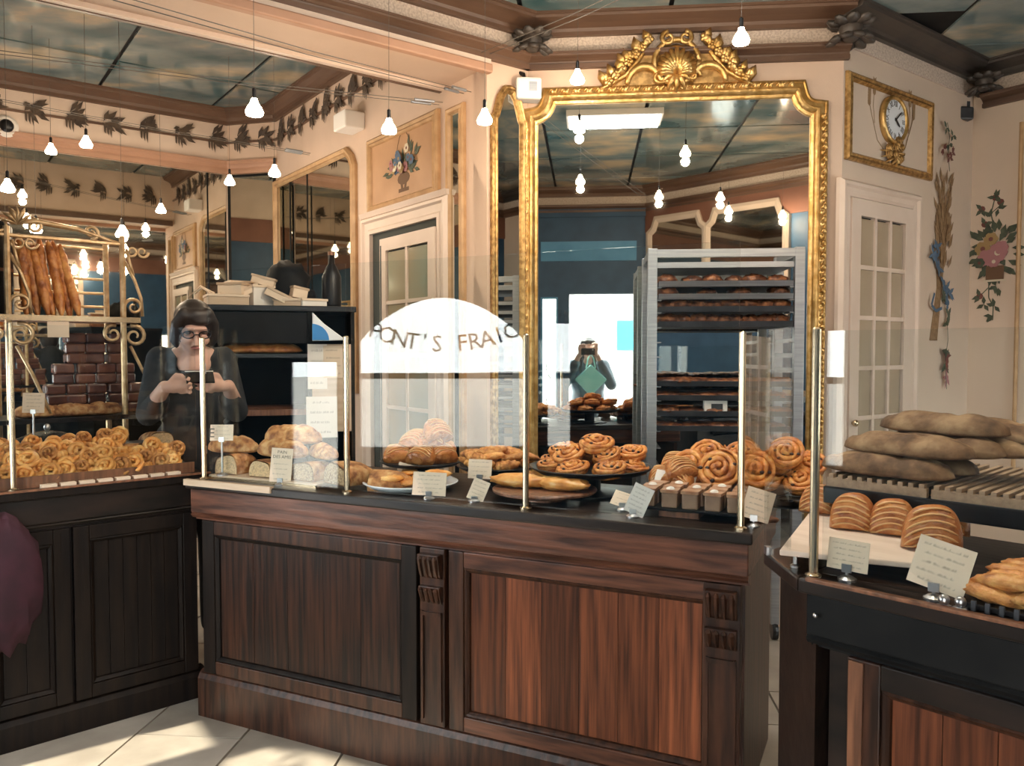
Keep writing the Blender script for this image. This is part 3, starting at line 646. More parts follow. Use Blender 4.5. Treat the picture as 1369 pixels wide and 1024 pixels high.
M().box(.02, LCH-.02, -.010, -.002, 1.2, H(2.56)).obj('mirror_glass', OLDMIR, t); rectframe('frame', t, .02, LCH-.02, 1.2, H(2.56), [(.012, 0), (.012, -.016), (-.006, -.016), (-.006, -.01)], BLACKM)
t = thing('back_wall_mirror', 'wide frameless mirror covering the far back wall behind the bread rack', 'mirror', OB, rz_of(U))
LB = uP-.28-uL; M().box(.05, LB-.02, -.010, -.002, .3, H(2.57)).obj('mirror_glass', OLDMIR, t)
M().box(LB-.17, LB-.16, -.016, -.008, 1.0, H(2.57)).obj('joint_bead', BLACKM, t)
# clock panel on the right door wall
wr = on(MR, U)
(xa, za), (xb, zb_), (xc_, zc_), (xd, zd_) = wr(1131, 96), wr(1244, 138), wr(1128, 214), wr(1242, 238)
x0, x1, z0, z1 = (xa+xc_)/2+.02, (xb+xd)/2-.02, (zc_+zd_)/2+.015, (za+zb_)/2-.02
t = thing('wall_clock', 'framed wall panel with gilt clock, wheat ears and gilt roses above the right door', 'clock', MR, rz_of(U))
M().box(x0, x1, -.008, 0, z0, z1).obj('panel', TAN, t)
rectframe('frame', t, x0, x1, z0, z1, [(.022, 0), (.022, -.016), (.012, -.026), (0, -.022), (-.010, -.026), (-.018, -.014), (-.022, -.008)], GOLDD)
cx, cz = wr(1190, 162); rc_ = (wr(1190, 130)[1]-wr(1190, 194)[1])/2; Ccl = Matrix.Translation((cx, -.008, cz)) @ Matrix.Rotation(pi/2, 4, 'X')
m = M(); m.T = Ccl; m.lathe([(rc_*1.02, 0), (rc_*1.02, .02), (rc_*.96, .032), (rc_*.88, .03), (rc_*.84, .02), (rc_*.84, 0)], 32); m.obj('clock_bezel', GOLD, t, smooth=True)
m = M(); m.T = Ccl; m.lathe([(rc_*.83, .010), (rc_*.83, .020)], 32); dial = m.obj('dial', WHITE, t)
for i, s_ in enumerate(['XII', 'I', 'II', 'III', 'IIII', 'V', 'VI', 'VII', 'VIII', 'IX', 'X', 'XI']):
    a = -2*pi*i/12; text(s_, rc_*.30, INK, 'numeral', dial, Ccl @ Matrix.Rotation(a, 4, 'Z') @ Matrix.Translation((0, rc_*.66, .021)) @ Matrix.Diagonal((.85, 1.15, 1, 1)))
for a, l, ww in ((-.85, .62, .022), (-2.25, .42, .032)):
    m = M(); m.T = Ccl @ Matrix.Translation((0, 0, .024)) @ Matrix.Rotation(a, 4, 'Z'); m.prism([(-ww*rc_, -.08*rc_), (ww*rc_, -.08*rc_), (ww*1.4*rc_, l*rc_*.7), (0, l*rc_), (-ww*1.4*rc_, l*rc_*.7)], 0, .003); m.obj('clock_hand', BLACK, dial)
rr = random.Random(5); rz0 = cz-rc_*1.22
for q in range(9):
    m = M(); c_ = V((cx+rr.uniform(-.065, .065), -.03, rz0+rr.uniform(-.06, .05)))
    for e in range(3): spiral(m, (c_.x, c_.z), .026-.007*e, .020-.007*e, 1, e, .007, c_.y-.008*e, 1, 12, 0)
    m.ell(c_, (.024, .014, .024), 8, 5); m.obj('gilt_rose', GOLDD, t, smooth=True)
for q in range(8):
    a = pi+pi*q/7; m = M(); m.tube([(cx, -.02, rz0-.01), (cx+.07*cos(a), -.035, rz0-.02+.05*sin(a)), (cx+.12*cos(a), -.015, rz0-.02+.075*sin(a))], [.006, .017, .003], 6, flat=.5); m.obj('gilt_leaf', GOLDD, t, smooth=True)
fl = Flat(t, -.0086)
for sg in (-1, 1):
    st1 = [(cx+sg*.06, rz0-.02), (cx+sg*.14, rz0+.03), (cx+sg*.20, cz+.0), (cx+sg*.225, cz+.06)]; fl.line(5, st1, .006)
    st2 = [(cx+sg*.17, cz-.04), (cx+sg*.185, cz+.05), (cx+sg*.18, cz+.12)]; fl.line(5, st2, .005)
    for (ax, az) in (st1[-1], st2[-1]):
        for q in range(6):
            fl.leaf(5, ax, az-.02+.014*q, pi/2+.5, .03, .007); fl.leaf(5, ax, az-.02+.014*q, pi/2-.5, .03, .007)
fl.done(PN)
# right inner door with mirrored panes
x0, x1 = wr(1131, 400)[0]-.02, wr(1212, 400)[0]; zd = wr(1150, 262)[1]-.02
t = st('door_2', M(), CREAM, MR, rz_of(U))
m = M(); m.mold([(x0, -.3), (x1, -.3), (x1, zd), (x0, zd)], [(.085, 0), (.085, -.02), (.07, -.04), (.055, -.04), (.045, -.026), (.02, -.022), (0, -.028), (0, 0)]); m.obj('casing', CREAM, t)
M().box(x0, x1, -.002, .0, 0, zd).obj('dark_opening', BLACKM, t)
lf = leaf(t, x1-x0-.01, zd-.015, 3, 6, .55, CREAM, OLDMIR, .085); lf.location = (x0+.005, -.02, .01)
m = M(); m.ell((.03, -.035, 1.05), (.018, .018, .018), 10, 6); m.tube([(.03, -.016, 1.05), (.03, -.035, 1.05)], .008); m.obj('door_knob', BRASS, lf, smooth=True)
# wheat sheaf mural and flower basket mural
def wpt(px, py): return wr(px, py)
t = thing('wheat_sheaf_mural', 'painted wheat sheaf tied with blue ribbon on the wall right of the glazed door', 'mural', MR, rz_of(U))
fl = Flat(t)
top, bot, mid = wr(1261, 235), wr(1247, 455), wr(1255, 385)
rr = random.Random(8)
for q in range(26):
    f = (q-12.5)/12.5; fl.line(5, [(bot[0]+f*.038, bot[1]), (mid[0]+f*.022, mid[1]), (top[0]+f*.075, top[1]-.10-.10*abs(f)+rr.uniform(-.05, .02))], .012)
for q in range(80):
    f = rr.uniform(-1, 1); z = top[1]-rr.uniform(.0, .50); fl.leaf(5, top[0]+f*.07, z-.04, pi/2-f*.6, .09, .013)
for (px, py, kk) in ((1250, 330, 0), (1248, 345, 0), (1252, 360, 0), (1258, 378, 0), (1262, 385, 0), (1266, 392, 0), (1258, 395, 2), (1263, 405, 0), (1264, 420, 2), (1262, 432, 2), (1244, 340, 0), (1260, 475, 7), (1258, 490, 2), (1261, 505, 3), (1259, 470, 2), (1261, 483, 7)):
    x, z = wr(px, py)
    for q in range(4): fl.leaf(kk, x, z, rr.uniform(0, 6.28), rr.uniform(.04, .07), .013)
    fl.disc(kk, x, z, .018)
pr = [wr(1244, 392), wr(1240, 408), wr(1246, 416), wr(1254, 412)]; fl.line(0, pr, .018)
fl.line(2, [wr(1261, 430), wr(1262, 455), wr(1258, 480), wr(1260, 520)], .006)
fl.line(2, [wr(1261, 165), wr(1264, 185), wr(1262, 205), wr(1264, 230)], .006)
for (px, py, kk) in ((1260, 172, 2), (1256, 200, 7), (1267, 205, 7), (1264, 212, 7), (1263, 195, 2), (1268, 183, 2)):
    x, z = wr(px, py)
    for q in range(4): fl.leaf(kk, x, z, rr.uniform(0, 6.28), .045, .011)
fl.done(PN)
wq = on(RC, -W)
t = thing('flower_basket_mural', 'painted hanging basket of pink and yellow flowers on the far right wall', 'mural', RC, rz_of(-W))
fl = Flat(t); cx, cz = wq(1329, 340)
fl.line(2, [wq(1331, 262), wq(1325, 285), wq(1330, 310)], .006); fl.line(2, [wq(1312, 280), wq(1321, 290)], .005); fl.line(2, [wq(1337, 275), wq(1322, 288)], .005)
fl.line(2, [wq(1322, 372), wq(1322, 398), wq(1328, 410), wq(1327, 428)], .006); fl.line(2, [wq(1310, 396), wq(1322, 384)], .005)
for (px, py, kk) in ((1331, 264, 7), (1338, 270, 7), (1313, 280, 7), (1335, 279, 2), (1317, 300, 7), (1324, 290, 2), (1310, 396, 7), (1335, 385, 2), (1316, 407, 2), (1330, 409, 2), (1327, 422, 2), (1332, 382, 2)):
    x, z = wq(px, py); fl.disc(kk, x, z, .02) if kk == 7 else None
    for q in range(3): fl.leaf(2, x, z, rr.uniform(0, 6.28), .05, .012)
for q in range(46):
    a = rr.uniform(0, 6.28); r_ = rr.uniform(.05, .14); fl.leaf(2, cx+r_*.8*cos(a), cz+.02+r_*1.05*sin(a), a+rr.uniform(-.4, .4), rr.uniform(.05, .085), .017)
p = wq(1331, 365); fl.line(4, [(p[0]-.05, p[1]), (p[0]+.05, p[1])], .085); fl.line(1, [(p[0]-.06, p[1]-.045), (p[0]+.06, p[1]-.045)], .012)
for (px, py, k1, k2, r_) in ((1315, 333, 6, 7, .045), (1326, 320, 6, 7, .04), (1320, 345, 3, 3, .05), (1335, 338, 3, 1, .055), (1340, 331, 3, 3, .04), (1330, 350, 3, 1, .035), (1311, 352, 2, 7, .03)):
    x, z = wq(px, py); fl.flower(k1, k2, x, z, r_)
fl.done(PN)
# pipe, dado line and cameras
m = M(); m.tube([tuple(V((wq(1367, 200)[0], -.02, z))) for z in (.4, 1.4, 2.4, 2.75)], .012, 8); tag(m.obj('wall_pipe', OCHRE, loc=RC, rz=rz_of(-W)), 'thin brown pipe running up the far right wall at the edge', 'pipe')
def cctv(lab, p, rz, mt, dome=False):
    t = thing('security_camera', lab, 'camera', p, rz)
    if dome:
        m = M(); m.T = Matrix.Rotation(pi/2, 4, 'X'); m.lathe([(.075, 0), (.075, .03), (.06, .045)], 20); m.obj('base', CARDW, t)
        m = M(); m.ell((0, -.045, 0), (.045, .035, .045), 14, 8); m.obj('dome_lens', BLACK, t, smooth=True)
    else:
        M().box(-.05, .05, -.10, 0, -.04, .04).obj('housing', mt, t, bevel=.012)
        m = M(); m.T = Matrix.Translation((.0, -.10, 0)) @ Matrix.Rotation(pi/2, 4, 'X'); m.lathe([(.034, 0), (.034, .03), (.026, .032), (.02, .02), (0.001, .02)], 16); m.obj('lens', BLACK, t, smooth=True)
        M().box(-.012, .012, -.03, .0, .04, .08).obj('bracket', mt, t)
    return t
x, z = wr(1284, 150); cctv('dark security camera in the right corner below the ceiling cornice', RC-U*.06+V((0, 0, z)), rz_of(-W)-.5, TRAYM)
x, z = on(OB, U)(8, 170); cctv('white dome camera on the back wall at the left edge', OB+U*x+V((0, 0, z)), rz_of(U), CARDW, True)
x, z = wm(708, 124)
t = thing('alarm_box', 'small white alarm box in the corner above the narrow mirror', 'alarm', (MC.x+x-.005, 4.191-.05, z-.05), R(12))
M().box(-.065, .065, -.05, .04, -.01, .10).obj('housing', CARDW, t, bevel=.012); M().box(.0, .04, -.053, -.048, .03, .075).obj('grille', ALU, t); m = M(); m.tube([(-.02, 0, .1), (-.02, .01, .13), (-.05, .04, .15)], .01); m.obj('bracket', BLACK, t)
x, z = wa(480, 166)
t = thing('white_box', 'white wall box left of the flower basket panel below the garland', 'box', OA-W*x+V((0, 0, z))+U*-.07, rz_of(-W))
M().box(-.09, .09, -.07, .07, -.055, .055).obj('housing', CARDW, t, bevel=.01); M().box(-.04, .04, .07, .072, -.03, .03).obj('bracket', ALU, t)
# carved corner bosses of the cornice
def boss(lab, p, mt, s=1):
    t = thing('corner_boss', lab, 'ornament', p); rr = random.Random(2)
    m = M(); m.ell((0, 0, 0), (.05*s, .05*s, .06*s), 10, 6); m.obj('core', mt, t, smooth=True)
    for q in range(18):
        a = 2*pi*q/9+(.35 if q > 8 else 0); e = .2 if q > 8 else -.5; m = M()
        m.tube([(.03*s*cos(a), .03*s*sin(a), e*.05*s), (.075*s*cos(a), .075*s*sin(a), (e*.10)*s), (.098*s*cos(a), .098*s*sin(a), (e*.13+.005)*s)], [.014*s, .032*s, .012*s], 6, flat=.45); m.obj('boss_leaf', mt, t, smooth=True)
p = MC+V((.03, -.10, H(2.69))); boss('dark carved leaf boss in the corner above the narrow mirror', p, DARKB, 1.05)
boss('dark carved leaf boss in the corner above the clock panel', MR+V((0, -.10, H(2.69))), DARKB, 1.15)
boss('dark carved leaf boss in the far right corner above the camera', RC-U*.10-W*.10+V((0, 0, H(2.70))), DARKB, 1.0)
# ---------------------------------------------------------------- food shapes (meshes shared by copies)
def nrm(t): return V((t[1], -t[0], 0))
def FPt(o, t):
    def f(px, py, d):
        s, z = pw(px, py, (o.x, o.y), t, -d); return V((o.x, o.y, 0))+t.xyz*s-nrm(t)*d, z
    return f
tF3, tG3, tL3 = V((tF.x, tF.y, 0)), V((tG.x, tG.y, 0)), V((tL.x, tL.y, 0))
fF, fG, fL = FPt(FL, tF3), FPt(GL, tG3), FPt(LL, tL3)
RF, RG, RL = rz_of(tF), rz_of(tG), rz_of(tL)
def snail(Rr, h, seed, turns=3.1, tr=.125, mt=None):
    r_ = random.Random(seed); m = M(); n = 62; pts = []; rad = []
    for i in range(n):
        f = i/(n-1); th = f*2*pi*turns+seed; q = Rr*(.06+.80*f); pts.append((q*cos(th)*(1+.04*sin(th*.7+seed)), q*sin(th), h*.52+h*.32*(1-f)**1.2+r_.uniform(-.002, .002))); rad.append(Rr*(tr+.03*sin(i*.9+seed))*(1 if f < .93 else 1-.6*(f-.93)/.07))
    m.tube(pts, rad, 6); m.lathe([(Rr*.2, 0), (Rr*.82, .002), (Rr*.84, h*.45), (Rr*.3, h*.6)], 14)
    me = m.mesh('spiral_pastry', mt or SNAILM, True)
    k = M()
    for q in range(7):
        a, d = r_.uniform(0, 6.3), Rr*r_.uniform(.15, .8); k.ell((d*cos(a), d*sin(a), h*.66+h*.2*(1-d/Rr)), (.006, .005, .004), 6, 4)
    return me, k.mesh('raisins', RAISIN, True)
def turnover(w, h, T, seed):
    m = M(); nr, na = 13, 24; vs = []
    def se(c): return (1 if c > 0 else -1)*abs(c)**.72
    def th_(p, z): return T*sqrt(max(0, 1-p**3.5))*(.55+.45*min(1, z*3+.4))+.003
    for sgn in (-1, 1):
        for i in range(nr+1):
            p = i/nr
            for j in range(na+1):
                a = pi*j/na; x, z = p*se(cos(a)), p*max(0, sin(a))**.72
                rg = .006*max(0, sin(20*(z+.35*x*x+.12*x*(1 if seed % 2 else -1))))*(1-p**4)
                vs.append((x*w/2, sgn*(th_(p, z)+rg), max(0, z*.97+.02*sin(3*x+seed)*p)*h))
    k = (nr+1)*(na+1); fs = []
    for sgn in (0, 1):
        for i in range(nr):
            for j in range(na):
                a = sgn*k+i*(na+1)+j; q = (a, a+1, a+na+2, a+na+1); fs.append(q if sgn == 0 else q[::-1])
    for j in range(na): a = nr*(na+1)+j; fs.append((a, a+1, k+a+1, k+a))
    for i in range(nr):
        a, b = i*(na+1), (i+1)*(na+1); fs.append((a, b, k+b, k+a)); a, b = a+na, b+na; fs.append((a, k+a, k+b, b))
    sc_ = M()
    for z0 in (.16, .32, .47, .62, .77, .9):
        pts = []
        for q in range(13):
            x = -.86+1.72*q/12; x *= sqrt(max(.05, 1-max(0, z0-.1)**3)); z = z0-.26*x*x-.10*x*(1 if seed % 2 else -1)
            p = min(.97, (abs(x)**2.8+abs(max(z, 0))**2.8)**(1/2.8)); pts.append((x*w/2, -(th_(p, z)+.0035), max(.01, z*.97)*h))
        sc_.tube(pts, [.0012]+[.0026]*11+[.0012], 5)
    return M().add(vs, fs).mesh('turnover', TURNM, True), sc_.mesh('scoring', GLZ, True)
def crescent(L, r0, seed, bend=1.5, mt=PALEP):
    n = 30; pts = []; rad = []; r_ = random.Random(seed)
    for i in range(n):
        f = i/(n-1); a = (f-.5)*bend; q = L/bend
        pts.append((q*sin(a), q*(1-cos(a)), r0*.85+r_.uniform(-.001, .001))); rad.append(r0*(.22+.78*sin(pi*f)**.7)*(.88+.24*abs(sin(5*pi*f+seed))))
    return M().tube(pts, rad, 8).mesh('crescent', mt, True)
def loaf(L, Wd, Hh, seed, mt=LOAFM, cuts=3):
    def fn(d): return 1+.05*sin(d.x*7+seed)+.035*sin(d.y*9+d.z*5+seed)
    m = M(); n1, n2 = 24, 10; vs = []
    for i in range(n1+1):
        f = i/n1*2-1; e = (1-abs(f)**3.2)**.5 if abs(f) < 1 else .0
        for j in range(n2*2):
            a = 2*pi*j/(n2*2); y, z = cos(a), sin(a); z = z*(1 if z > 0 else .32)
            k = fn(V((f, y, z))); gr = 1-.16*(z > .35)*max(0, sin(f*cuts*pi+y*.9))**6
            vs.append((f*L/2, y*Wd/2*max(e, .03)*k, Hh*.25+z*Hh*.75*max(e, .03)*k*gr))
    n = n2*2; fs = [(i*n+j, i*n+(j+1) % n, (i+1)*n+(j+1) % n, (i+1)*n+j) for i in range(n1) for j in range(n)]
    fs += [list(range(n))[::-1], list(range(n1*n, n1*n+n))]
    return m.add(vs, fs).mesh('loaf', mt, True)
def cutloaf(Wd, Hh, L, seed, crumb=CRUMB):
    """half loaf: cut face at y=0 looking to -y, rounded heel at the back"""
    r_ = random.Random(seed); ph = r_.uniform(0, 6); prof = []; n = 18
    for i in range(n+1):
        a = pi*i/n; prof.append((Wd/2*cos(a)*(1+.05*sin(2*a+ph)), .004+Hh*sin(a)**.62*(1+.07*sin(3*a+ph)+.06*cos(a+ph))))
    m = M(); vs = []; rows = 8
    for q in range(rows+1):
        f = q/rows; e = sqrt(max(0, 1-f**3)); vs += [(x*(.25+.75*e)+.01*sin(f*4+ph)*f, f*L, z*(.3+.7*e)) for x, z in prof]+[(Wd/2*-.9*(.25+.75*e), f*L, 0), (Wd/2*.9*(.25+.75*e), f*L, 0)]
    k = n+3; fs = [(q*k+i, q*k+(i+1) % k, (q+1)*k+(i+1) % k, (q+1)*k+i) for q in range(rows) for i in range(k)]+[list(range(rows*k, rows*k+k))]
    cr = m.add(vs, fs).mesh('crust', LOAFM, True)
    pr = [(x*.955, .003+(z-.004)*.95) for x, z in prof]; fc = M().prism(pr, -.002, .004, 'y').mesh('crumb', crumb)
    return cr, fc
def baguette(L, r0, seed):
    n = 34; r_ = random.Random(seed); pts = []; rad = []
    for i in range(n):
        f = i/(n-1); pts.append((.012*sin(f*3+seed), .01*sin(f*4+seed*2), f*L)); rad.append(r0*min(1, (.35+4*f), (.35+4*(1-f)))*(1+.13*abs(sin(f*6*pi+seed))))
    return M().tube(pts, rad, 9).mesh('baguette', BAG, True)
def lumpy(L, Wd, Hh, seed, mt):
    r_ = random.Random(seed); p1, p2 = r_.uniform(0, 6), r_.uniform(0, 6)
    def fn(d): return 1+.13*sin(d.x*11+p1)*cos(d.y*7+p2)+.08*sin(d.x*21+d.z*9+p2)
    return M().ell((0, 0, Hh*.5), (L/2, Wd/2, Hh*.5), 22, 10, fn).mesh('lump', mt, True)
ORD = ['first', 'second', 'third', 'fourth', 'fifth', 'sixth', 'seventh', 'eighth', 'ninth', 'tenth', 'eleventh', 'twelfth', 'thirteenth', 'fourteenth', 'fifteenth', 'sixteenth']
def put(me, name, label, cat, group, loc, rot=(0, 0, 0), sc=1.0, parts=None):
    if isinstance(me, tuple): parts = {'scoring': me[1]}; me = me[0]
    o = link(me, name, loc=loc); o.rotation_euler = rot; o.scale = (sc,)*3
    tag(o, label, cat, group)
    for pn, pm in (parts or {}).items(): link(pm, pn, o, kind='stuff' if pn in ('raisins', 'scoring') else None)
    return o
def plate(name, lab, cat, p, zb, z, r, mt, rim=.02, stand=None, n=28):
    t = thing(name, lab, cat, (p.x, p.y, zb))
    if z-zb > .012:
        h = z-zb; M().lathe([(r*.55, 0), (r*.55, .006), (r*.16, .014), (r*.16, h-.008), (r*.6, h-.002)], 18).obj('stand', stand or BLACK, t)
    h = z-zb; M().lathe([(r*.5, h), (r*.86, h+.002), (r, h+rim), (r*1.01, h+rim+.002), (r*.985, h+rim+.004), (r*.84, h+.008), (.01, h+.007)], n).obj('dish', mt, t, smooth=True)
    return t
def scrib(m, w, h, rows, rr, y):
    for r_ in range(rows):
        z = h*(.86-.72*r_/max(1, rows-1)) if rows > 1 else h*.5; x = -w*.40+rr.uniform(0, w*.1); xe = w*.40-rr.uniform(0, w*.16); s = h*.026
        while x < xe:
            wl_ = rr.uniform(.08, .2)*w; wl_ = min(wl_, xe-x); a = x
            while a < x+wl_:
                b = a+w*.017; m.add([(a, y, z-s), (b, y, z+s*rr.uniform(.2, 1.5)), (b+w*.003, y, z+s*.8), (a+w*.006, y, z-s)], [(0, 1, 2, 3)]); a += w*.02
            x += wl_+w*.04
def card(lab, p, z, rz, w, h, tilt=.3, roll=0, rows=4, seed=1, clip=True, lift=.02, txt=None, mt=CARD):
    t = thing('price_card', lab, 'price card', (p.x, p.y, z), rz, None); t.rotation_euler = (0, 0, rz)
    mx = Matrix.Translation((0, 0, lift)) @ Matrix.Rotation(-tilt, 4, 'X') @ Matrix.Rotation(roll, 4, 'Y')
    m = M(); m.T = mx; m.box(-w/2, w/2, -.0006, .0006, 0, h); m.obj('card_face', mt, t)
    m = M(); m.T = mx; rr = random.Random(seed); h2 = h*.62 if txt else h
    scrib(m, w, h2, rows, rr, -.0009); m.obj('handwriting', INK, t, kind='stuff')
    if txt:
        for q, s_ in enumerate(txt): text(s_, h*.13, INK, 'lettering', t, mx @ Matrix.Translation((0, -.0009, h*(.88-.14*q))) @ Matrix.Rotation(pi/2, 4, 'X'), .0002)
    if clip:
        m = M(); m.lathe([(.020, 0), (.020, .004), (.012, .009), (.004, .012), (.004, lift+.004)], 14, (0, .004, 0)); m.box(-.010, .010, -.003, .003, lift-.004, lift+.014); m.obj('clip', STEEL, t)
    return t
def facing(p): return atan2(-p.x, p.y)
SN = [snail(.062, .042, i) for i in range(3)]; SNS = [snail(.043, .030, i+5, 1.9, .20, (PALEP, GOLDEN, PALEP)[i]) for i in range(3)]
TO = [turnover(.125, .105, .034, i) for i in range(2)]
CR = [crescent(.095, .019, i, 2.0) for i in range(3)]; CRG = [crescent(.11, .020, i+4, 1.1, GOLDEN) for i in range(2)]
LO = [loaf(.24, .10, .075, i) for i in range(3)]; RY = [loaf(.34, .125, .062, i+3, RYE, 2) for i in range(3)]
BA = [baguette(.46, .025, i) for i in range(4)]; BUN = [lumpy(.10, .085, .05, i, BURNT) for i in range(3)]; DK = [lumpy(.16, .09, .03, i+7, BURNT) for i in range(2)]
TWIST = [lumpy(.115, .045, .028, i+3, GOLDEN) for i in range(3)]
# ---------------------------------------------------------------- middle counter: bread at the left
p, z = fF(372, 640, .17)
t = thing('bread_board', 'wooden board under the cut loaves at the left end of the middle counter', 'board', (p.x, p.y, zt), RF)
M().box(-.26, .27, -.10, .12, 0, .016).obj('slab', PINE, t, bevel=.003); M().box(-.26, .27, -.108, -.10, 0, .01).obj('edge_bar', BRASS, t)
zb = zt+.0165
G1 = 'cut half loaves on the bread board'
for i, (px, w_, h_, d, rz, l, lab) in enumerate(((302, .115, .070, .10, .05, .15, 'half loaf with cut face at the left end of the lower bread row'), (347, .105, .066, .10, 0, .15, 'half loaf with cut face second from left in the lower bread row'), (402, .13, .066, .10, -.1, .15, 'half loaf with cut face behind the tall card'), (448, .15, .080, .085, -.35, .16, 'dark seeded half loaf with large cut face beside the second brass post'))):
    cr_, cb = cutloaf(w_, h_, l, i, CRUMBD if i > 1 else CRUMB); p, _ = fF(px, 620, d)
    o = link(cr_, 'half_loaf', loc=(p.x, p.y, zb), rz=RF+rz); tag(o, lab, 'bread', G1); link(cb, 'crumb', o)
cr_, cb = cutloaf(.13, .062, .15, 9, CRUMBD); p, _ = fF(497, 628, .15); o = link(cr_, 'half_loaf', loc=(p.x, p.y, zt), rz=RF-1.2); tag(o, 'half loaf lying right of the second brass post beside the white plate', 'bread', G1); link(cb, 'crumb', o)
G2 = 'whole loaves stacked on the cut loaves'
for i, (px, d, dz, rz, sc, lab) in enumerate(((312, .20, .068, .15, .95, 'pale crusty loaf at the left of the upper bread row'), (378, .19, .066, -.12, 1.05, 'pale crusty loaf in the middle of the upper bread row'), (432, .21, .070, -.5, .8, 'short round loaf at the right of the upper bread row'), (392, .235, .115, .1, 1.05, 'floury loaf lying topmost on the bread stack'))):
    p, _ = fF(px, 590, d); put(LO[i % 3], 'crusty_loaf', lab, 'bread', G2, (p.x, p.y, zb+dz), (0, 0, RF+rz), sc)
for px, py, d, w_, h_, ti, ro, rows, lf, cl_, tx, lab, md in (
    (296, 580, .07, .088, .062, .15, 0, 4, .135, True, None, 'cream price card on a tall clip beside the first brass post', CARD),
    (374, 625, .068, .080, .125, .12, .06, 4, .012, True, ('PAIN', 'DES AMIS'), 'tall cream price card headed in capitals before the cut loaves', CARD),
    (540, 630, .30, .075, .062, .25, .25, 4, .012, True, None, 'small slanted price card behind the white plate', CARD),
    (573, 655, .065, .115, .078, .2, .03, 5, .012, True, None, 'wide price card in front of the white plate', CARD),
    (641, 634, .20, .082, .066, .2, .02, 4, .058, True, None, 'square price card on a clip above a smaller card, left of the third post', CARD),
    (634, 660, .09, .058, .072, .3, .35, 5, .004, True, None, 'small slanted price card low in front, left of the third post', CARD),
    (832, 655, .16, .085, .052, .7, .3, 3, .010, True, None, 'blank looking pale card lying back behind the slanted card', CARD),
    (846, 680, .075, .062, .090, .2, .40, 6, .010, True, None, 'tall slanted price card left of the flan cubes', CARDW),
    (1008, 670, .095, .078, .088, .2, .25, 5, .020, True, None, 'price card right of the fourth brass post', CARD)):
    p, _ = fF(px, py, d); card(lab, p, zt if 'tall clip' not in lab else zb, facing(p)*.6+RF*.4, w_, h_, ti, ro, rows, int(px), cl_, lf, tx, md)
p, _ = fF(283, 575, .066); text('E', .05, INK, 'lettering', bpy.data.objects['price_card'], Matrix.Translation((-.032, -.016, .165)) @ Matrix.Rotation(pi/2-.15, 4, 'X'), .0002)
# white plate with tart pieces
p, _ = fF(549, 645, .225); plate('plate', 'white china plate with flat crumble tart pieces', 'plate', p, zt, zt+.006, .172, WHITE, .018)
TP = [lumpy(.10, .062, .022, i+20, PALEP) for i in range(3)]
for i in range(9):
    a = i*2.4; r_ = .11*sqrt(i/9); put(TP[i % 3], 'tart_piece', 'flat crumble tart piece, %s from the middle outwards on the white plate' % ORD[i], 'tart', 'tart pieces on the white plate', (p.x+r_*cos(a), p.y+r_*sin(a), zt+.016+.003*i), (rnd.uniform(-.1, .1), rnd.uniform(-.1, .1), a))
# trays behind
p, _ = fF(565, 615, .43); plate('round_tray', 'round dark tray with apple turnovers behind the white plate', 'tray', p, zt, zt+.055, .165, BLACK, .014)
zz = zt+.066
for i, (dx, dy, dz, rz, tl) in enumerate(((-.09, -.03, 0, .3, 1.25), (.0, -.07, 0, -.2, 1.2), (.09, -.02, 0, .5, 1.2), (-.03, .04, .0, .1, 1.1), (.05, .07, .0, -.3, 1.15), (.03, 0, .045, .2, 1.05), (-.05, .0, .045, -.5, 1.0), (.07, .01, .075, .8, .75))):
    put(TO[i % 2], 'apple_turnover', ('golden apple turnover leftmost at the bottom of the heap behind the white plate', 'golden apple turnover front middle at the bottom of the heap behind the white plate', 'golden apple turnover rightmost at the bottom of the heap behind the white plate', 'apple turnover at the back left of the heap behind the white plate', 'apple turnover at the back right of the heap behind the white plate', 'apple turnover in the middle upper layer behind the white plate', 'apple turnover left in the upper layer behind the white plate', 'topmost small apple turnover tilted on the heap behind the white plate')[i], 'pastry', 'turnovers on the left round tray', (p.x+dx, p.y+dy, zz+dz+.012), (-tl, 0, rz), .92)
p, _ = fF(664, 610, .44); plate('round_tray', 'round dark tray with twisted pastries left of the third brass post', 'tray', p, zt, zt+.055, .15, BLACK, .014)
for i in range(22):
    a = i*2.4; r_ = .115*sqrt((i % 11)/11); put(CRG[i % 2] if i % 3 else TWIST[i % 3], 'twisted_pastry', 'brown twisted pastry, %s from the middle outwards in the %s layer on its tray' % (ORD[i % 11], ('lower', 'upper')[i//11]), 'pastry', 'twisted pastries on the round tray', (p.x+r_*cos(a), p.y+r_*sin(a), zt+.064+.026*(i//11)+.018*(1-r_/.115)), (rnd.uniform(-.3, .3), rnd.uniform(-.3, .3), a*1.3), 1.0)
# long pastry on a wooden cake stand
p, _ = fF(728, 662, .235); t = thing('cake_stand', 'low wooden cake stand under the long pastry by the third brass post', 'stand', (p.x, p.y, zt))
M().lathe([(.075, 0), (.075, .012), (.05, .018), (.05, .026)], 20).obj('pedestal', RUST, t); M().lathe([(.17, .026), (.176, .03), (.176, .036), (.17, .040)], 30).obj('board', RUST, t)
for i, (dx, dy, rz) in enumerate(((-.075, -.03, .05), (.075, -.025, -.06), (.0, .07, .0))):
    q = p+tF3*dx-nrm(tF3)*dy; put(lumpy(.20, .10, .046, i+40, PALEP), 'long_pastry', 'long flat knobbly pastry %s on the wooden cake stand' % ('at the left', 'at the right', 'at the back')[i], 'pastry', 'long pastries on the cake stand', (q.x, q.y, zt+.039), (0, 0, RF+rz))
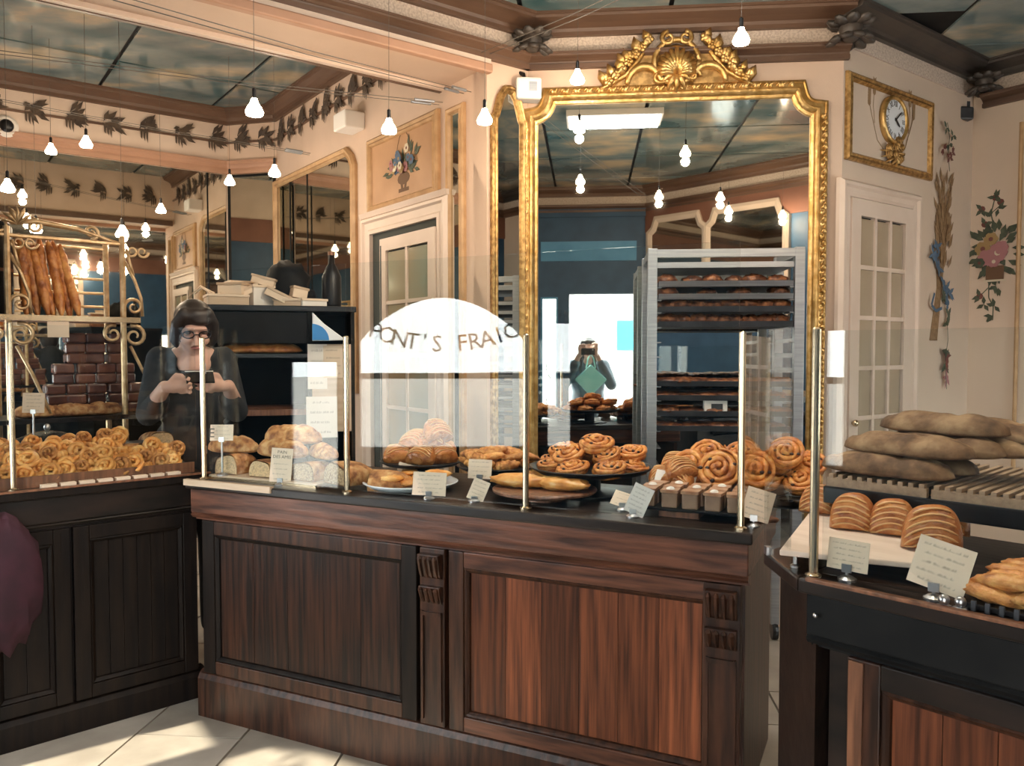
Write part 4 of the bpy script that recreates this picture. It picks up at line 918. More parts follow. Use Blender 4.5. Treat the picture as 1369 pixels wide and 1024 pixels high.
# round black plate of spiral pastries
p, _ = fF(790, 632, .40); plate('round_tray', 'large round black tray of spiral pastries in front of the gilt mirror', 'tray', p, zt, zt+.075, .215, BLACK, .020)
SP = [(-.12, -.06, .0, .15), (-.02, -.125, .0, .28), (.10, -.10, .0, .25), (.15, .0, .0, .1), (.06, .1, 0, 0), (-.07, .1, 0, 0), (-.15, .03, 0, 0), (-.06, -.045, .038, .5), (.07, -.03, .038, .45), (.0, .05, .04, .2), (.02, -.01, .075, .3), (.13, .05, .04, .3), (-.12, .05, .04, .25)]
for i, (dx, dy, dz, tl) in enumerate(SP):
    q = p+tF3*dx-nrm(tF3)*dy; me, rs = SN[i % 3]; put(me, 'spiral_pastry', 'golden spiral raisin pastry %s the large round black tray' % ('at the left front of', 'foremost on', 'at the right front of', 'at the far right of', 'at the right back of', 'at the left back of', 'at the far left of', 'lying left in the second layer on', 'lying right in the second layer on', 'in the middle back second layer on', 'topmost on the heap of', 'right back in the second layer on', 'left back in the second layer on')[i], 'pastry', 'spiral pastries on the round black tray', (q.x, q.y, zt+.086+dz), (tl, rnd.uniform(-.15, .15), RF+rnd.uniform(-.4, .4)), rnd.uniform(.95, 1.12), {'raisins': rs})
# heap of big spirals and turnovers right
p, _ = fF(965, 655, .40); plate('round_tray', 'dark tray with leaning spiral pastries behind the flan cubes', 'tray', p, zt, zt+.04, .21, BLACK, .014)
for i, (dx, dy, dz, tl, rz, sc) in enumerate(((-.10, -.02, .055, 1.0, -.1, 1.25), (.0, -.04, .055, 1.0, .05, 1.35), (.10, -.02, .055, .95, .25, 1.25), (-.06, .07, .085, .8, .2, 1.2), (.05, .07, .085, .8, -.2, 1.2), (.14, .06, .04, .6, .3, 1.1))):
    q = p+tF3*dx-nrm(tF3)*dy; me, rs = SN[i % 3]; put(me, 'spiral_pastry', 'large spiral raisin pastry leaning %s behind the flan cubes' % ('front left', 'front middle, the largest,', 'front right', 'back left', 'back middle', 'rightmost low')[i], 'pastry', 'leaning spiral pastries behind the cubes', (q.x, q.y, zt+.052+dz), (tl, 0, RF+rz), sc, {'raisins': rs})
for i, (dx, dy, dz, tl, rz) in enumerate(((-.17, -.06, 0, 1.2, .4), (-.13, -.11, 0, 1.25, -.3), (-.10, -.10, .03, 1.05, .6), (-.15, .0, .03, 1.0, .2))):
    q = p+tF3*dx-nrm(tF3)*dy; put(TO[i % 2], 'apple_turnover', 'brown turnover %s beside the leaning spirals' % ('leftmost', 'foremost', 'on top in front', 'on top at the back')[i], 'pastry', 'turnovers beside the leaning spirals', (q.x, q.y, zt+.066+dz), (-tl, 0, RF+rz), .85)
p, _ = fF(1052, 640, .47); plate('round_tray', 'dark tray with the rightmost spiral heap on the middle counter', 'tray', p, zt, zt+.035, .13, BLACK, .014)
for i, (dx, dy, dz, tl) in enumerate(((-.07, -.03, .0, .6), (.05, -.05, .0, .6), (.0, .06, .0, .3), (-.04, .0, .05, .8), (.06, .02, .045, .7), (.0, -.02, .085, .9))):
    q = p+tF3*dx-nrm(tF3)*dy; me, rs = SN[i % 3]; put(me, 'spiral_pastry', 'spiral pastry %s in the rightmost heap of the middle counter' % ('low left', 'low right', 'low at the back', 'upper left', 'upper right', 'topmost')[i], 'pastry', 'spiral pastries on the rightmost tray', (q.x, q.y, zt+.056+dz+.02), (tl, 0, RF+rnd.uniform(-.4, .4)), 1.05, {'raisins': rs})
# flan cubes on a shallow black tray
p, _ = fF(930, 672, .175); t = thing('flat_tray', 'low black tray under the caramel flan cubes', 'tray', (p.x, p.y, zt), RF)
M().box(-.17, .16, -.075, .085, .022, .03).obj('tray_plate', BLACK, t, bevel=.003); M().box(-.10, .02, -.05, .05, 0, .022).obj('foot', RUST, t)
cm = M().box(-.024, .024, -.024, .024, 0, .046).mesh('cube', FLAN); tm = M().box(-.0265, .0265, -.0265, .0265, .0455, .054).mesh('flan_crust', FLANT); t2 = M().lathe([(.014, .054), (.010, .059), (.004, .061)], 8).mesh('cream_dab', CARDW)
for i in range(5):
    for j in range(3):
        for k in range(1):
            q = p+tF3*(-.135+.066*i+rnd.uniform(-.004, .004))-nrm(tF3)*(-.043+.058*j)
            o = put(cm, 'flan_cube', 'caramel flan cube %s from the left in the %s row' % (ORD[i], ('front', 'middle', 'back')[j]), 'pastry', 'flan cubes on the black tray', (q.x, q.y, zt+.030), (0, 0, RF+rnd.uniform(-.12, .12)), 1, {'flan_crust': tm})
            b = o.modifiers.new('b', 'BEVEL'); b.width = .005; b.segments = 2
            if (i+j) % 2: link(t2, 'cream_dab', o)
p, _ = fF(899, 640, .29); t = thing('paper_sheet', 'folded white paper standing behind the flan cubes', 'paper', (p.x, p.y, zt), RF+.1)
m = M(); m.T = Matrix.Translation((0, 0, .055)) @ Matrix.Rotation(-.6, 4, 'X') @ Matrix.Rotation(.15, 4, 'Y'); m.box(-.065, .065, 0, .0012, -.01, .06); m.obj('sheet', CARDW, t); M().box(-.012, .012, -.006, .012, 0, .06).obj('holder', BLACK, t)
p, _ = fF(1022, 690, .16); put(lumpy(.09, .06, .02, 77, BURNT), 'caramel_pastry', 'flat dark caramel pastry right of the fourth brass post', 'pastry', None, (p.x, p.y, zt), (0, 0, .4))
# ---------------------------------------------------------------- right counter
bz_ = .985
t0 = fG(1068, 735, .10)[0]; s0 = (t0-V((GL.x, GL.y, 0))).dot(tG3)
def G(s, d, z=0): q = V((GL.x, GL.y, 0))+tG3*s-nrm(tG3)*d; return V((q.x, q.y, z))
def gs(px, py, d): return (fG(px, py, d)[0]-V((GL.x, GL.y, 0))).dot(tG3)
t = thing('display_board', 'whitewashed board carrying four standing apple turnovers on the right counter', 'board', G(0, 0, zt), RG)
b4 = [pz(1042, 735, .978), pz(1268, 757, .978), pz(1292, 690, .978), pz(1098, 664, .978)]
b4 = [((q-GL).dot(tG3), -(q-GL).dot(nrm(tG3))) for q in b4]
M().prism(b4, .035, .048, 'z').obj('board', BOARD, t, bevel=.003)
for x, y in b4: m = M(); mx_ = sum(q[0] for q in b4)/4; my_ = sum(q[1] for q in b4)/4; m.lathe([(.012, 0), (.012, .004), (.006, .008), (.006, .035)], 10, (x+(mx_-x)*.15, y+(my_-y)*.15, 0)); m.obj('foot', STEEL, t)
for i, (px, py, rz, sc, ti, lab) in enumerate(((1092, 686, -.1, .80, .35, 'glazed apple turnover at the left end of the white board, half behind the brass post'), (1140, 707, .12, .88, .12, 'glazed apple turnover standing second from left on the white board'), (1192, 714, -.06, .86, .12, 'glazed apple turnover standing third from left on the white board'), (1259, 713, -.12, .98, .2, 'glazed apple turnover leaning behind the foremost one on the white board'), (1245, 735, .05, 1.0, .22, 'large striped apple turnover standing foremost at the right of the white board'))):
    q = pz(px, py, .979); put(TO[i % 2], 'apple_turnover', lab, 'pastry', 'standing turnovers on the white board', (q.x, q.y, .979), (-ti, 0, RG*.7+rz), sc)
card('square price card on a metal clip before the white board', fG(1132, 757, .055)[0], zt, RG*.8, .085, .066, .15, .04, 5, 31, True, .022)
card('large handwritten price card on a clip at the right counter edge', fG(1248, 795, .05)[0], zt, RG*.8, .105, .098, .25, .22, 5, 32, True, .020)
for px, py, lab in ((1262, 803, 'left of two round chrome card holders on the right counter edge'), (1284, 806, 'right of two round chrome card holders on the right counter edge')):
    p_ = pz(px, py, zt+.012); m = M(); m.lathe([(.014, 0), (.014, .003), (.005, .005)], 12); m.ell((0, 0, .014), (.011, .011, .011), 10, 7); tag(m.obj('chrome_holder', STEEL, smooth=True, loc=(p_.x, p_.y, zt)), lab, 'card holder')
# raised black shelf with rye loaves and slatted rack
ps = fG(1110, 640, .40)[0]; sA = (ps-V((GL.x, GL.y, 0))).dot(tG3); zsh = fG(1200, 650, .40)[1]-.012
t = thing('raised_shelf', 'black raised shelf at the back of the right counter', 'shelf', G(0, 0, zt), RG)
M().box(sA-.02, 1.17, .40, .93, zsh-zt-.055, zsh-zt-.01).obj('shelf_top', BLACK, t, bevel=.004)
for x in (sA+.02, .65, 1.15): M().box(x-.015, x+.015, .42, .69, 0, zsh-zt-.055).obj('support', BLACK, t)
for q, (a_, b_) in enumerate(((sA-.015, sA+.235), (sA+.245, 1.16))):
    m = M(); z_ = zsh-zt-.01
    m.box(a_, b_, .41, .425, z_, z_+.022); m.box(a_, b_, .90, .915, z_, z_+.022)
    tr = thing('slatted_rack', ('short slatted wooden rack under the dark rye loaves', 'slatted wooden rack with bare slats at the right edge')[q], 'rack', G(0, 0, zt), RG)
    m.obj('rail', SLAT, tr); n = int((b_-a_)/.024)
    sl = M().box(-.006, .006, .41, .915, z_+.022, z_+.032).mesh('slat', SLAT)
    for i in range(n): link(sl, 'slat', tr, loc=(a_+.012+i*(b_-a_-.024)/(n-1), 0, 0))
zr = zsh+.022
for i, (s, d, dz, rz, lab) in enumerate(((sA+.11, .475, 0, -.05, 'dark rye loaf lowest at the front of the rye stack'), (sA+.13, .60, 0, -.1, 'dark rye loaf lowest at the back of the rye stack'), (sA+.15, .51, .052, -.12, 'floury rye loaf lying across the front of the stack'), (sA+.20, .58, .054, -.2, 'floury rye loaf in the middle of the stack'), (sA+.26, .63, .056, -.15, 'floury rye loaf to the right in the stack'), (sA+.20, .61, .104, -.18, 'topmost floury rye loaf at the back of the stack'), (sA+.33, .645, .09, -.1, 'rightmost floury rye loaf beside the bare slats'))):
    put(RY[i % 3], 'rye_loaf', lab, 'bread', 'dark rye loaves on the slatted rack', G(s, d, zr+dz), (0, 0, RG+rz), 1)
sR = gs(1282, 770, .12); p_ = G(sR+.19, .22); t = thing('ribbed_tray', 'black tray with ribbed rim under the flat pastries at the right edge', 'tray', (p_.x, p_.y, zt), RG)
M().box(-.17, .30, -.185, .10, .0, .012).obj('tray_plate', BLACK, t, bevel=.003)
rb = M().box(-.004, .004, -.192, -.185, .0, .02).mesh('rib', TRAYM)
for i in range(20): link(rb, 'rib', t, loc=(-.16+.024*i, 0, 0))
for i in range(30):
    c_, r_, l_ = i % 3, (i//3) % 5, i//15
    q = G(sR+.075+.105*c_+.03*l_+rnd.uniform(-.01, .01), .075+.045*r_+.01*l_, zt+.013+.024*l_)
    put(TWIST[i % 3], 'flat_pastry', 'flat pastry stick in the %s of the %s row, %s layer on the ribbed tray' % (('left', 'middle', 'right')[c_], ORD[r_], ('lower', 'upper')[l_]), 'pastry', 'pastry sticks on the ribbed tray', q, (rnd.uniform(-.1, .1), rnd.uniform(-.12, .12), RG+rnd.uniform(-.35, .35)), 1.15)
# ---------------------------------------------------------------- left counter
def Lp(s, d, z=0): q = V((LL.x, LL.y, 0))+tL3*s-nrm(tL3)*d; return V((q.x, q.y, z))
sl0, sl1 = (fL(18, 640, .2)[0]-V((LL.x, LL.y, 0))).dot(tL3), (fL(262, 620, .2)[0]-V((LL.x, LL.y, 0))).dot(tL3)
t = thing('pastry_tray', 'dark tray under the heap of small pastries on the left counter', 'tray', Lp(0, 0, zt), RL)
m = M(); m.prism([(.075, .002), (.56, .086), (.56, .096), (.075, .012)], .03, lL-.04, 'x'); m.obj('sloping_plate', TRAYM, t); M().box(.03, lL-.04, .068, .076, 0, .042).obj('front_lip', RUST, t); M().box(.05, lL-.06, .50, .54, 0, .07).obj('prop', BLACKM, t)
n = 0; rr = random.Random(6)
for r_ in range(7):
    cnt = [0, 0]
    for c_ in range(15):
        for l_ in range(2 if 0 < r_ < 6 else 1):
            s = .07+(lL-.16)*(c_+.5*(r_ % 2))/14.5+rr.uniform(-.008, .008)+.02*l_; d = .115+.064*r_+rr.uniform(-.008, .008)+.02*l_; z = zt+.012+(d-.075)/.485*.08+.004+.028*l_
            if s > lL-.2 and r_ > 2: continue
            if l_ and rr.random() < .55: continue
            cnt[l_] += 1; wh = '%s from left %s %s row of left counter heap' % (ORD[cnt[l_]-1], 'atop' if l_ else 'in', ORD[r_])
            px_snail = (c_*3+r_) % 4 != 0
            if px_snail: me, rs = SNS[n % 3]; z += .022; put(me, 'small_pastry', 'small spiral pastry, '+wh, 'pastry', 'small spirals heaped on the left counter', Lp(s, d, z), (rr.uniform(.75, 1.2), rr.uniform(-.25, .25), RL*.6+rr.uniform(-.5, .5)), rr.uniform(.85, 1.08))
            else: put(CR[n % 3], 'small_crescent', 'small golden crescent, '+wh, 'pastry', 'small crescents heaped on the left counter', Lp(s, d, z), (rr.uniform(.3, .8), rr.uniform(-.25, .25), RL+rr.uniform(-.6, .6)), rr.uniform(.9, 1.1))
            n += 1
for i, (s, d, z, rz, lab) in enumerate(((lL-.14, .42, zt, .6, 'orange crusted half loaf right of the small pastry heap'), (lL-.05, .36, zt, .2, 'orange crusted half loaf behind the first brass post'), (lL-.03, .50, zt+.05, .1, 'pale topped half loaf beside the saleswoman'))):
    cr_, cb = cutloaf(.12, .085, .16, i+30); o = link(cr_, 'half_loaf', loc=Lp(s, d, z), rz=RL+rz); tag(o, lab, 'bread'); link(cb, 'crumb', o)
t = thing('bread_box', 'dark wooden box under the half loaves beside the saleswoman', 'box', Lp(lL-.06, .40, zt), RL)
M().box(-.03, .12, .07, .24, 0, .05).obj('box_body', WOODD, t)
pc = Lp(lL*.5, .74, zt); t = thing('glass_cloche', 'clear glass dome behind the small pastries', 'dome', pc); M().lathe([(.155, 0), (.155, .03), (.15, .07), (.12, .115), (.06, .14), (.012, .148)], 26).obj('dome', GLASS, t, smooth=True); m = M(); m.ell((0, 0, .162), (.014, .014, .016), 10, 6); m.obj('knob', STEEL, t, smooth=True)
card('cream price card on the left edge in front of the bread rack', Lp(.36, .64, 0), zt, RL*.4, .085, .085, .1, .03, 5, 51, True, .235)
# ---------------------------------------------------------------- tray rack before the gilt mirror
YR = 3.60
def rk(px, py): return pw(px, py, (0, YR), (1, 0))
xa, xb = rk(866, 400)[0], rk(1076, 400)[0]; zt_ = rk(960, 331)[1]; wR = xb-xa; dR = .42
t = thing('tray_rack', 'tall aluminium tray rack loaded with trays in front of the gilt mirror', 'rack', (xa, YR, 0))
for x in (0, wR-.042):
    for y in (0, dR-.04): M().box(x, x+.042, y, y+.04, .08, zt_).obj('post', ALU, t, bevel=.002)
M().box(.042, wR-.042, 0, .03, zt_-.04, zt_-.005).obj('top_rail', ALU, t); M().box(.042, wR-.042, .02, dR-.02, zt_-.085, zt_-.06).obj('top_plate', ALU, t)
for x in (0, wR-.042): M().box(x+.004, x+.038, .04, dR-.04, zt_-.04, zt_-.005).obj('top_rail', ALU, t)
for x in (.02, wR-.02):
    for y in (.02, dR-.02):
        m = M(); m.T = Matrix.Translation((x, y, .045)) @ Matrix.Rotation(pi/2, 4, 'Y'); m.lathe([(.01, -.014), (.042, -.014), (.045, 0), (.042, .014), (.01, .014)], 14); m.obj('castor', BLACK, t)
rl = M().box(-.012, .012, .01, dR-.01, -.004, 0).add([(-.012, .01, 0), (-.012, dR-.01, 0), (-.012, dR-.01, .016), (-.012, .01, .016)], [(0, 1, 2, 3)]).mesh('runner', ALU)
lv = [rk(960, y)[1] for y in (383, 400, 417, 437, 457, 477, 497, 517, 536, 557, 577, 600, 625)]
for z in lv:
    link(rl, 'runner', t, loc=(.050, 0, z)); o = link(rl, 'runner', t, loc=(wR-.050, dR, z)); o.rotation_euler.z = pi
nm = ('topmost', 'second', 'third', 'fourth', 'fifth', 'sixth', 'seventh', 'lowest')
fills = {0: 6, 1: 4, 2: 8, 3: 9, 7: 8, 8: 6, 9: 5, 10: 6}
for q, (li, nb) in enumerate(fills.items()):
    z = lv[li]+.001; tr = thing('baking_tray', nm[q]+' dark baking tray from the top of the aluminium rack', 'tray', (xa, YR, z), 0, 'trays in the aluminium rack')
    m = M(); m.box(.048, wR-.048, .01, dR-.015, 0, .004); m.obj('tray_plate', TRAYM, tr); M().prism([(.004, .0), (-.006, .024), (-.002, .024), (.01, .002)], .048, wR-.048, 'x').obj('tray_lip', ALU if q < 2 else TRAYM, tr)
    M().box(.046, .05, .01, dR-.015, 0, .02).obj('tray_side', TRAYM, tr); M().box(wR-.05, wR-.046, .01, dR-.015, 0, .02).obj('tray_side', TRAYM, tr)
    for i in range(nb):
        r_, c_ = 0, i; x = .10+(wR-.2)*c_/(nb-1)+rnd.uniform(-.01, .01)
        flat_ = q > 3
        put((DK if flat_ else BUN)[i % (2 if flat_ else 3)], 'dark_bun' if not flat_ else 'dark_pastry', ('%s dark round bun from the left on the %s tray of the rack' if not flat_ else '%s dark flat pastry from the left on the %s tray of the rack') % (ORD[i], nm[q]), 'pastry', 'pastries on the %s rack tray' % nm[q], (xa+x, YR+.08+.17*r_, z+.005), (0, 0, rnd.uniform(0, 6)), rnd.uniform(.95, 1.2))
z = lv[9]+.006; x = rk(958, 560)[0]; t = thing('label_box', 'small white carton with a printed mark on a lower rack tray', 'box', (x, YR+.022, z)); M().box(-.05, .05, 0, .05, 0, .07).obj('carton', CARDW, t); M().box(-.02, .03, -.001, 0, .02, .05).obj('printed_mark', TRAYM, t)
# ---------------------------------------------------------------- wrought iron bread rack on the left
D_ = 1.0
def lr(px, py, d=D_): p, z = fL(px, py, d); return (p-V((LL.x, LL.y, 0))).dot(tL3), z
sp, zs = lr(165, 425); s1 = lr(18, 425)[0]; zt_ = lr(165, 316)[1]; ztl = lr(60, 318)[1]; zl = lr(120, 556)[1]
IRON = mat('gilded_iron', (.42, .27, .13), .4, .5, c2=(.62, .44, .25), sc=30)
bo = Lp(0, D_, 0)
t = thing('bread_rack', 'gilded wrought iron bread rack with scrolls behind the left counter', 'rack', bo, RL)
def sc2(m, c, r0, r1, turns, a0, sg, rad, y=0, n=22): spiral(m, c, r0, r1, turns, a0, rad, y, sg, n, 0)
for x in (s1-.02, sp):
    for y in (0, .28): m = M(); m.tube([(x, y, 0), (x, y, zt_)], .014, 8); m.obj('post', IRON, t)
for z in (ztl, lr(140, 368)[1], lr(140, 388)[1], lr(140, 407)[1], lr(140, 448)[1]):
    m = M(); m.tube([(s1-.4, .28, z), (sp, .28, z)], .007, 6); m.obj('back_bar', IRON, t)
m = M(); m.tube([(s1-.4, 0, ztl), (sp, 0, ztl)], .009, 6); m.obj('top_bar', IRON, t)
for z, nm_ in ((zs, 'upper_shelf'), (zl, 'lower_shelf')): M().box(s1-.4, sp+.07, -.03, .31, z-.022, z).obj(nm_, RUST if z == zs else WOODD, t, bevel=.003)
M().box(s1-.4, sp+.07, -.036, -.03, zs-.024, zs+.002).obj('shelf_edge', BRASS, t)
xm = (s1+sp)/2
for sg, xx in ((1, sp), (-1, s1-.02)):
    m = M(); sc2(m, (xx+.05, zs+.055), .045, .01, 1.3, pi, -1, .009); m.tube([(xx+.01, 0, zs+.28), (xx+.055, 0, zs+.19), (xx+.085, 0, zs+.10), (xx+.09, 0, zs+.01)], .008, 6); m.obj('side_scroll', IRON, t, smooth=True)
    m = M(); sc2(m, (xx+.05, zs-.09), .055, .012, 1.4, pi*.6, -1, .011); sc2(m, (xx-.05, zs-.08), .045, .012, 1.3, pi*.4, 1, .010); m.tube([(xx+.03, 0, zs-.14), (xx+.09, 0, zs-.27), (xx+.14, 0, zs-.40), (xx+.16, 0, zl+.02)], .008, 6); m.obj('brace_scroll', IRON, t, smooth=True)
    m = M(); m.tube([(xx+.02, 0, zt_-.06), (xx+.035, 0, zt_-.13), (xx+.05, 0, zt_-.19)], .007, 6); sc2(m, (xx+.045, zt_-.07), .03, .008, 1.2, pi, 1, .007); sc2(m, (xx+.095, zt_-.07), .03, .008, 1.2, 0, -1, .007); m.obj('finial_scroll', IRON, t, smooth=True)
xc0 = lr(22, 300)[0]; zp = lr(22, 297)[1]
m = M(); m.tube([(xc0-.02, 0, zp), (xc0+.08, 0, zp+.012), (xc0+.25, 0, ztl+.055), (xc0+.40, 0, ztl+.012), (sp, 0, ztl)], [.012, .014, .011, .009, .007], 6); sc2(m, (lr(122, 310)[0], ztl+.045), .035, .008, 1.5, -pi/2, 1, .009); sc2(m, (xc0+.07, ztl+.05), .032, .008, 1.4, pi/2, -1, .009); sc2(m, (xc0-.07, ztl+.05), .05, .01, 1.4, pi/2, 1, .010); m.obj('pediment_scroll', IRON, t, smooth=True)
m = M()
for q in range(7): a = pi*q/6; m.tube([(xc0, -.01, ztl+.05), (xc0+.04*cos(a), -.03, ztl+.06+.045*sin(a)), (xc0+.065*cos(a), -.01, ztl+.06+.075*sin(a))], [.006, .016, .004], 6, flat=.5)
m.obj('leaf_cluster', IRON, t, smooth=True)
m = M().box(-.045, .045, -.04, -.037, -.10, -.026); m.obj('shelf_label', CARD, t, loc=(lr(75, 430)[0], 0, zs))
labs = ['leftmost tallest baguette', 'second baguette from the left', 'third baguette from the left', 'fourth baguette, darker than its neighbours', 'fifth baguette from the left', 'sixth baguette from the left', 'rightmost leaning baguette']
for i, (px, top, lean) in enumerate(((31, 312, -.03), (45, 322, -.06), (57, 325, -.06), (68, 318, -.08), (78, 322, -.10), (88, 322, -.09), (98, 326, -.10))):
    # baguettes lean back on the top bar
    b0 = lr(px+4, 424, D_+.06)[0]; zz = lr(px, top, D_+.2)[1]; L_ = (zz-zs)/.46*1.0
    put(BA[i % 4], 'baguette', labs[i]+' standing in the wrought iron bread rack', 'bread', 'baguettes standing in the bread rack', bo+tL3*b0-nrm(tL3)*(.05+.02*(i % 2))+V((0, 0, zs+.003)), (-.26, lean, RL), L_)
t2 = thing('black_bin', 'tall black container at the left edge behind the baguettes', 'container', bo+tL3*(lr(-6, 420)[0])-nrm(tL3)*.12+V((0, 0, zs)), RL); M().lathe([(.09, 0), (.095, .02), (.095, .40), (.085, .43), (.06, .44)], 20).obj('body', BLACK, t2, smooth=True); M().lathe([(.0965, .20), (.0965, .215)], 20).obj('band', RUST, t2)
for i, px in enumerate((52, 96, 138)):
    s = lr(px, 545)[0]; put(LO[i], 'flat_loaf', ('flat golden loaf left on the lower shelf of the bread rack', 'flat golden loaf in the middle of the lower bread rack shelf', 'flat golden loaf right on the lower bread rack shelf')[i], 'bread', 'flat loaves on the lower shelf', bo+tL3*s-nrm(tL3)*.035+V((0, 0, zl)), (0, 0, RL), (.85))
k = 0
GB = M().box(-.045, .045, -.035, .035, 0, .05).mesh('wrapped_cake', MAROON)
for row in range(8):
    nrow = 5 if row < 3 else 4 if row < 5 else 3
    for i in range(nrow):
        s = lr(141, 500)[0]+(i-(nrow-1)/2)*.094+rnd.uniform(-.006, .006)
        o = put(GB, 'wrapped_cake', 'dark wrapped gingerbread, %s from the left in the %s layer of the tall pile' % (ORD[i], (['bottom']+ORD[1:7]+['top'])[row]), 'cake', 'wrapped gingerbreads piled on the bread rack', bo+tL3*s-nrm(tL3)*.18+V((0, 0, zl+.0505*row)), (0, 0, RL+rnd.uniform(-.15, .15))); b = o.modifiers.new('b', 'BEVEL'); b.width = .010; b.segments = 2
# ---------------------------------------------------------------- dark shelf cabinet behind the middle counter
pcb = pd(372, 470, 4.15); AZ = atan2(-pcb.x, pcb.y); tC = V((cos(AZ), sin(AZ), 0))
def cb(px, py): return pw(px, py, (pcb.x, pcb.y), tC)
xl, xm_, xr = cb(277, 450)[0], cb(414, 450)[0], cb(474, 450)[0]; zt_ = cb(350, 408)[1]
CO = V((pcb.x, pcb.y, 0))
t = thing('shelf_cabinet', 'black open shelf cabinet behind the bread board holding a loaf', 'cabinet', CO, AZ)
M().box(xl, xr, .42, .45, 0, zt_).obj('back_panel', BLACKM, t); M().box(xl, xr+.01, -.01, .45, zt_-.03, zt_).obj('top_board', BLACK, t, bevel=.004)
for x in (xl, xm_-.01, xr-.02): M().box(x, x+.02, 0, .42, 0, zt_-.03).obj('side_panel', BLACKM, t)
zc1, zc2 = cb(350, 473)[1], cb(350, 548)[1]
M().box(xl+.02, xm_-.01, .0, .42, zc1-.02, zc1).obj('shelf', BLACK, t); M().box(xl+.02, xm_-.01, .0, .42, zc2-.03, zc2).obj('shelf', RUST, t); M().box(xl+.02, xr-.02, .0, .42, .75, .78).obj('shelf', BLACK, t)
M().box(xl+.02, xm_-.012, .004, .02, zc1+.055, zt_-.035).obj('drop_panel', BLACKM, t)
ml = (xl+xm_)/2
put(loaf(.44, .12, .06, 3, BAG, 4), 'long_loaf', 'long orange loaf lying on the black cabinet shelf', 'bread', None, CO+tC*ml+V((0, 0, zc1))-nrm(tC)*.10, (0, 0, AZ), 1.0)
# things on the cabinet top
def ct(px, y): return CO+tC*cb(px, 400)[0]-nrm(tC)*y
def carton(lab, px, y, z, sx, sy, sz, rot, m1, name='carton', flap=True):
    t = thing(name, lab, 'box', ct(px, y)+V((0, 0, z)), AZ+rot[2]); t.rotation_euler = (rot[0], rot[1], AZ+rot[2])
    M().box(-sx/2, sx/2, -sy/2, sy/2, 0, sz).obj('body', m1, t, bevel=.003); M().box(-sx/2-.004, sx/2+.004, -sy/2-.004, sy/2+.004, sz, sz+.012).obj('lid', CARD if m1 is not CARD else PINE, t); return t
carton('flat pale carton at the left end of the cabinet top', 300, .14, zt_, .20, .2, .045, (0, 0, .2), PINE)
carton('small pale carton lying on the flat carton', 312, .13, zt_+.058, .13, .12, .05, (0, 0, -.4), CARD)
carton('square white carton in the middle of the cabinet top', 345, .16, zt_, .12, .12, .10, (0, 0, .5), CARDW)
carton('carton tilted on the white carton', 352, .17, zt_+.115, .12, .10, .035, (0, .25, -.2), CARD)
carton('long cream carton leaning in front of the black bag', 372, .09, zt_+.03, .16, .05, .035, (0, .45, 0), CARD)
carton('flat carton to the right on the cabinet top', 392, .12, zt_, .17, .13, .03, (0, 0, -.3), PINE)
carton('little open carton standing on the flat right carton', 398, .13, zt_+.045, .08, .08, .05, (0, .2, .3), CARD)
carton('thin carton leaning on the white carton at the left', 330, .11, zt_+.06, .14, .05, .025, (0, -.5, .2), CARD)
carton('dark small carton behind the pale cartons', 322, .28, zt_, .16, .12, .13, (0, 0, .3), RUST)
carton('small carton at the right end of the cabinet top', 416, .10, zt_, .14, .11, .03, (0, 0, .4), CARDW)
o = M().ell((0, 0, .09), (.13, .10, .13), 18, 10, lambda d: 1+.12*sin(d.x*9+2)*cos(d.z*7)+.08*sin(d.y*15+d.z*11)).obj('black_bag', BLACKM, smooth=True, loc=ct(384, .24)+V((0, 0, zt_+.035))); tag(o, 'crumpled black bag heaped behind the cartons on the cabinet', 'bag')
o = M().ell((0, 0, .035), (.055, .05, .04), 14, 8, lambda d: 1+.15*sin(d.x*9+1)*cos(d.z*8)).obj('black_cloth', BLACKM, smooth=True, loc=ct(412, .20)+V((0, 0, zt_+.03))); tag(o, 'small black cloth ball beside the crumpled bag', 'cloth')
p = ct(282, .12); m = M()
for q in range(7):
    a = .5+q*.35; m.tube([(0, 0, .01+.01*q), (.07*cos(a), .03*sin(q), .03+.012*q), (.14*cos(a), .04*sin(q*2), .02+.05*abs(sin(a)))], [.012, .016, .006], 6, flat=.3)
tag(m.obj('twisted_paper', CARD, smooth=True, loc=p+V((0, 0, zt_))), 'twist of brown paper ribbons above the head of the saleswoman', 'paper')
t = thing('black_bottle', 'slim black bottle standing at the right end of the cabinet top', 'bottle', ct(446, .15)+V((0, 0, zt_))); M().lathe([(.050, 0), (.052, .02), (.052, .17), (.03, .22), (.018, .24), (.018, .29)], 18).obj('glass_body', BLACK, t, smooth=True); M().lathe([(.02, .285), (.02, .305)], 14).obj('cap', RUST, t)
t = thing('notice_sheet', 'white notice sheets hanging in the right column of the cabinet', 'paper', CO, AZ)
for i, (px, y0, y1, w_) in enumerate(((424, 460, 520, .10), (445, 462, 505, .10), (430, 530, 585, .16))):
    x, za = cb(px, y0); zb_ = cb(px, y1)[1]; m = M(); m.box(x-w_/2, x+w_/2, -.004-.002*i, -.002-.002*i, zb_, za); sh = m.obj('sheet', CARDW if i != 1 else CARD, t)
    m = M(); m.T = Matrix.Translation((x, -.0045-.002*i, zb_)); scrib(m, w_, za-zb_, 4, random.Random(i), -.0005); m.obj('print', INK, sh, kind='stuff')
M().box(xm_+.01, xr-.02, -.002, .0, 1.0, zt_-.2).obj('backing_board', PINE, t)
t = thing('blue_bag', 'white and blue printed paper bag leaning at the top right of the cabinet', 'bag', CO, AZ)
(x0, z0), (x1, z1), (x2, z2) = cb(417, 418), cb(417, 456), cb(462, 455)
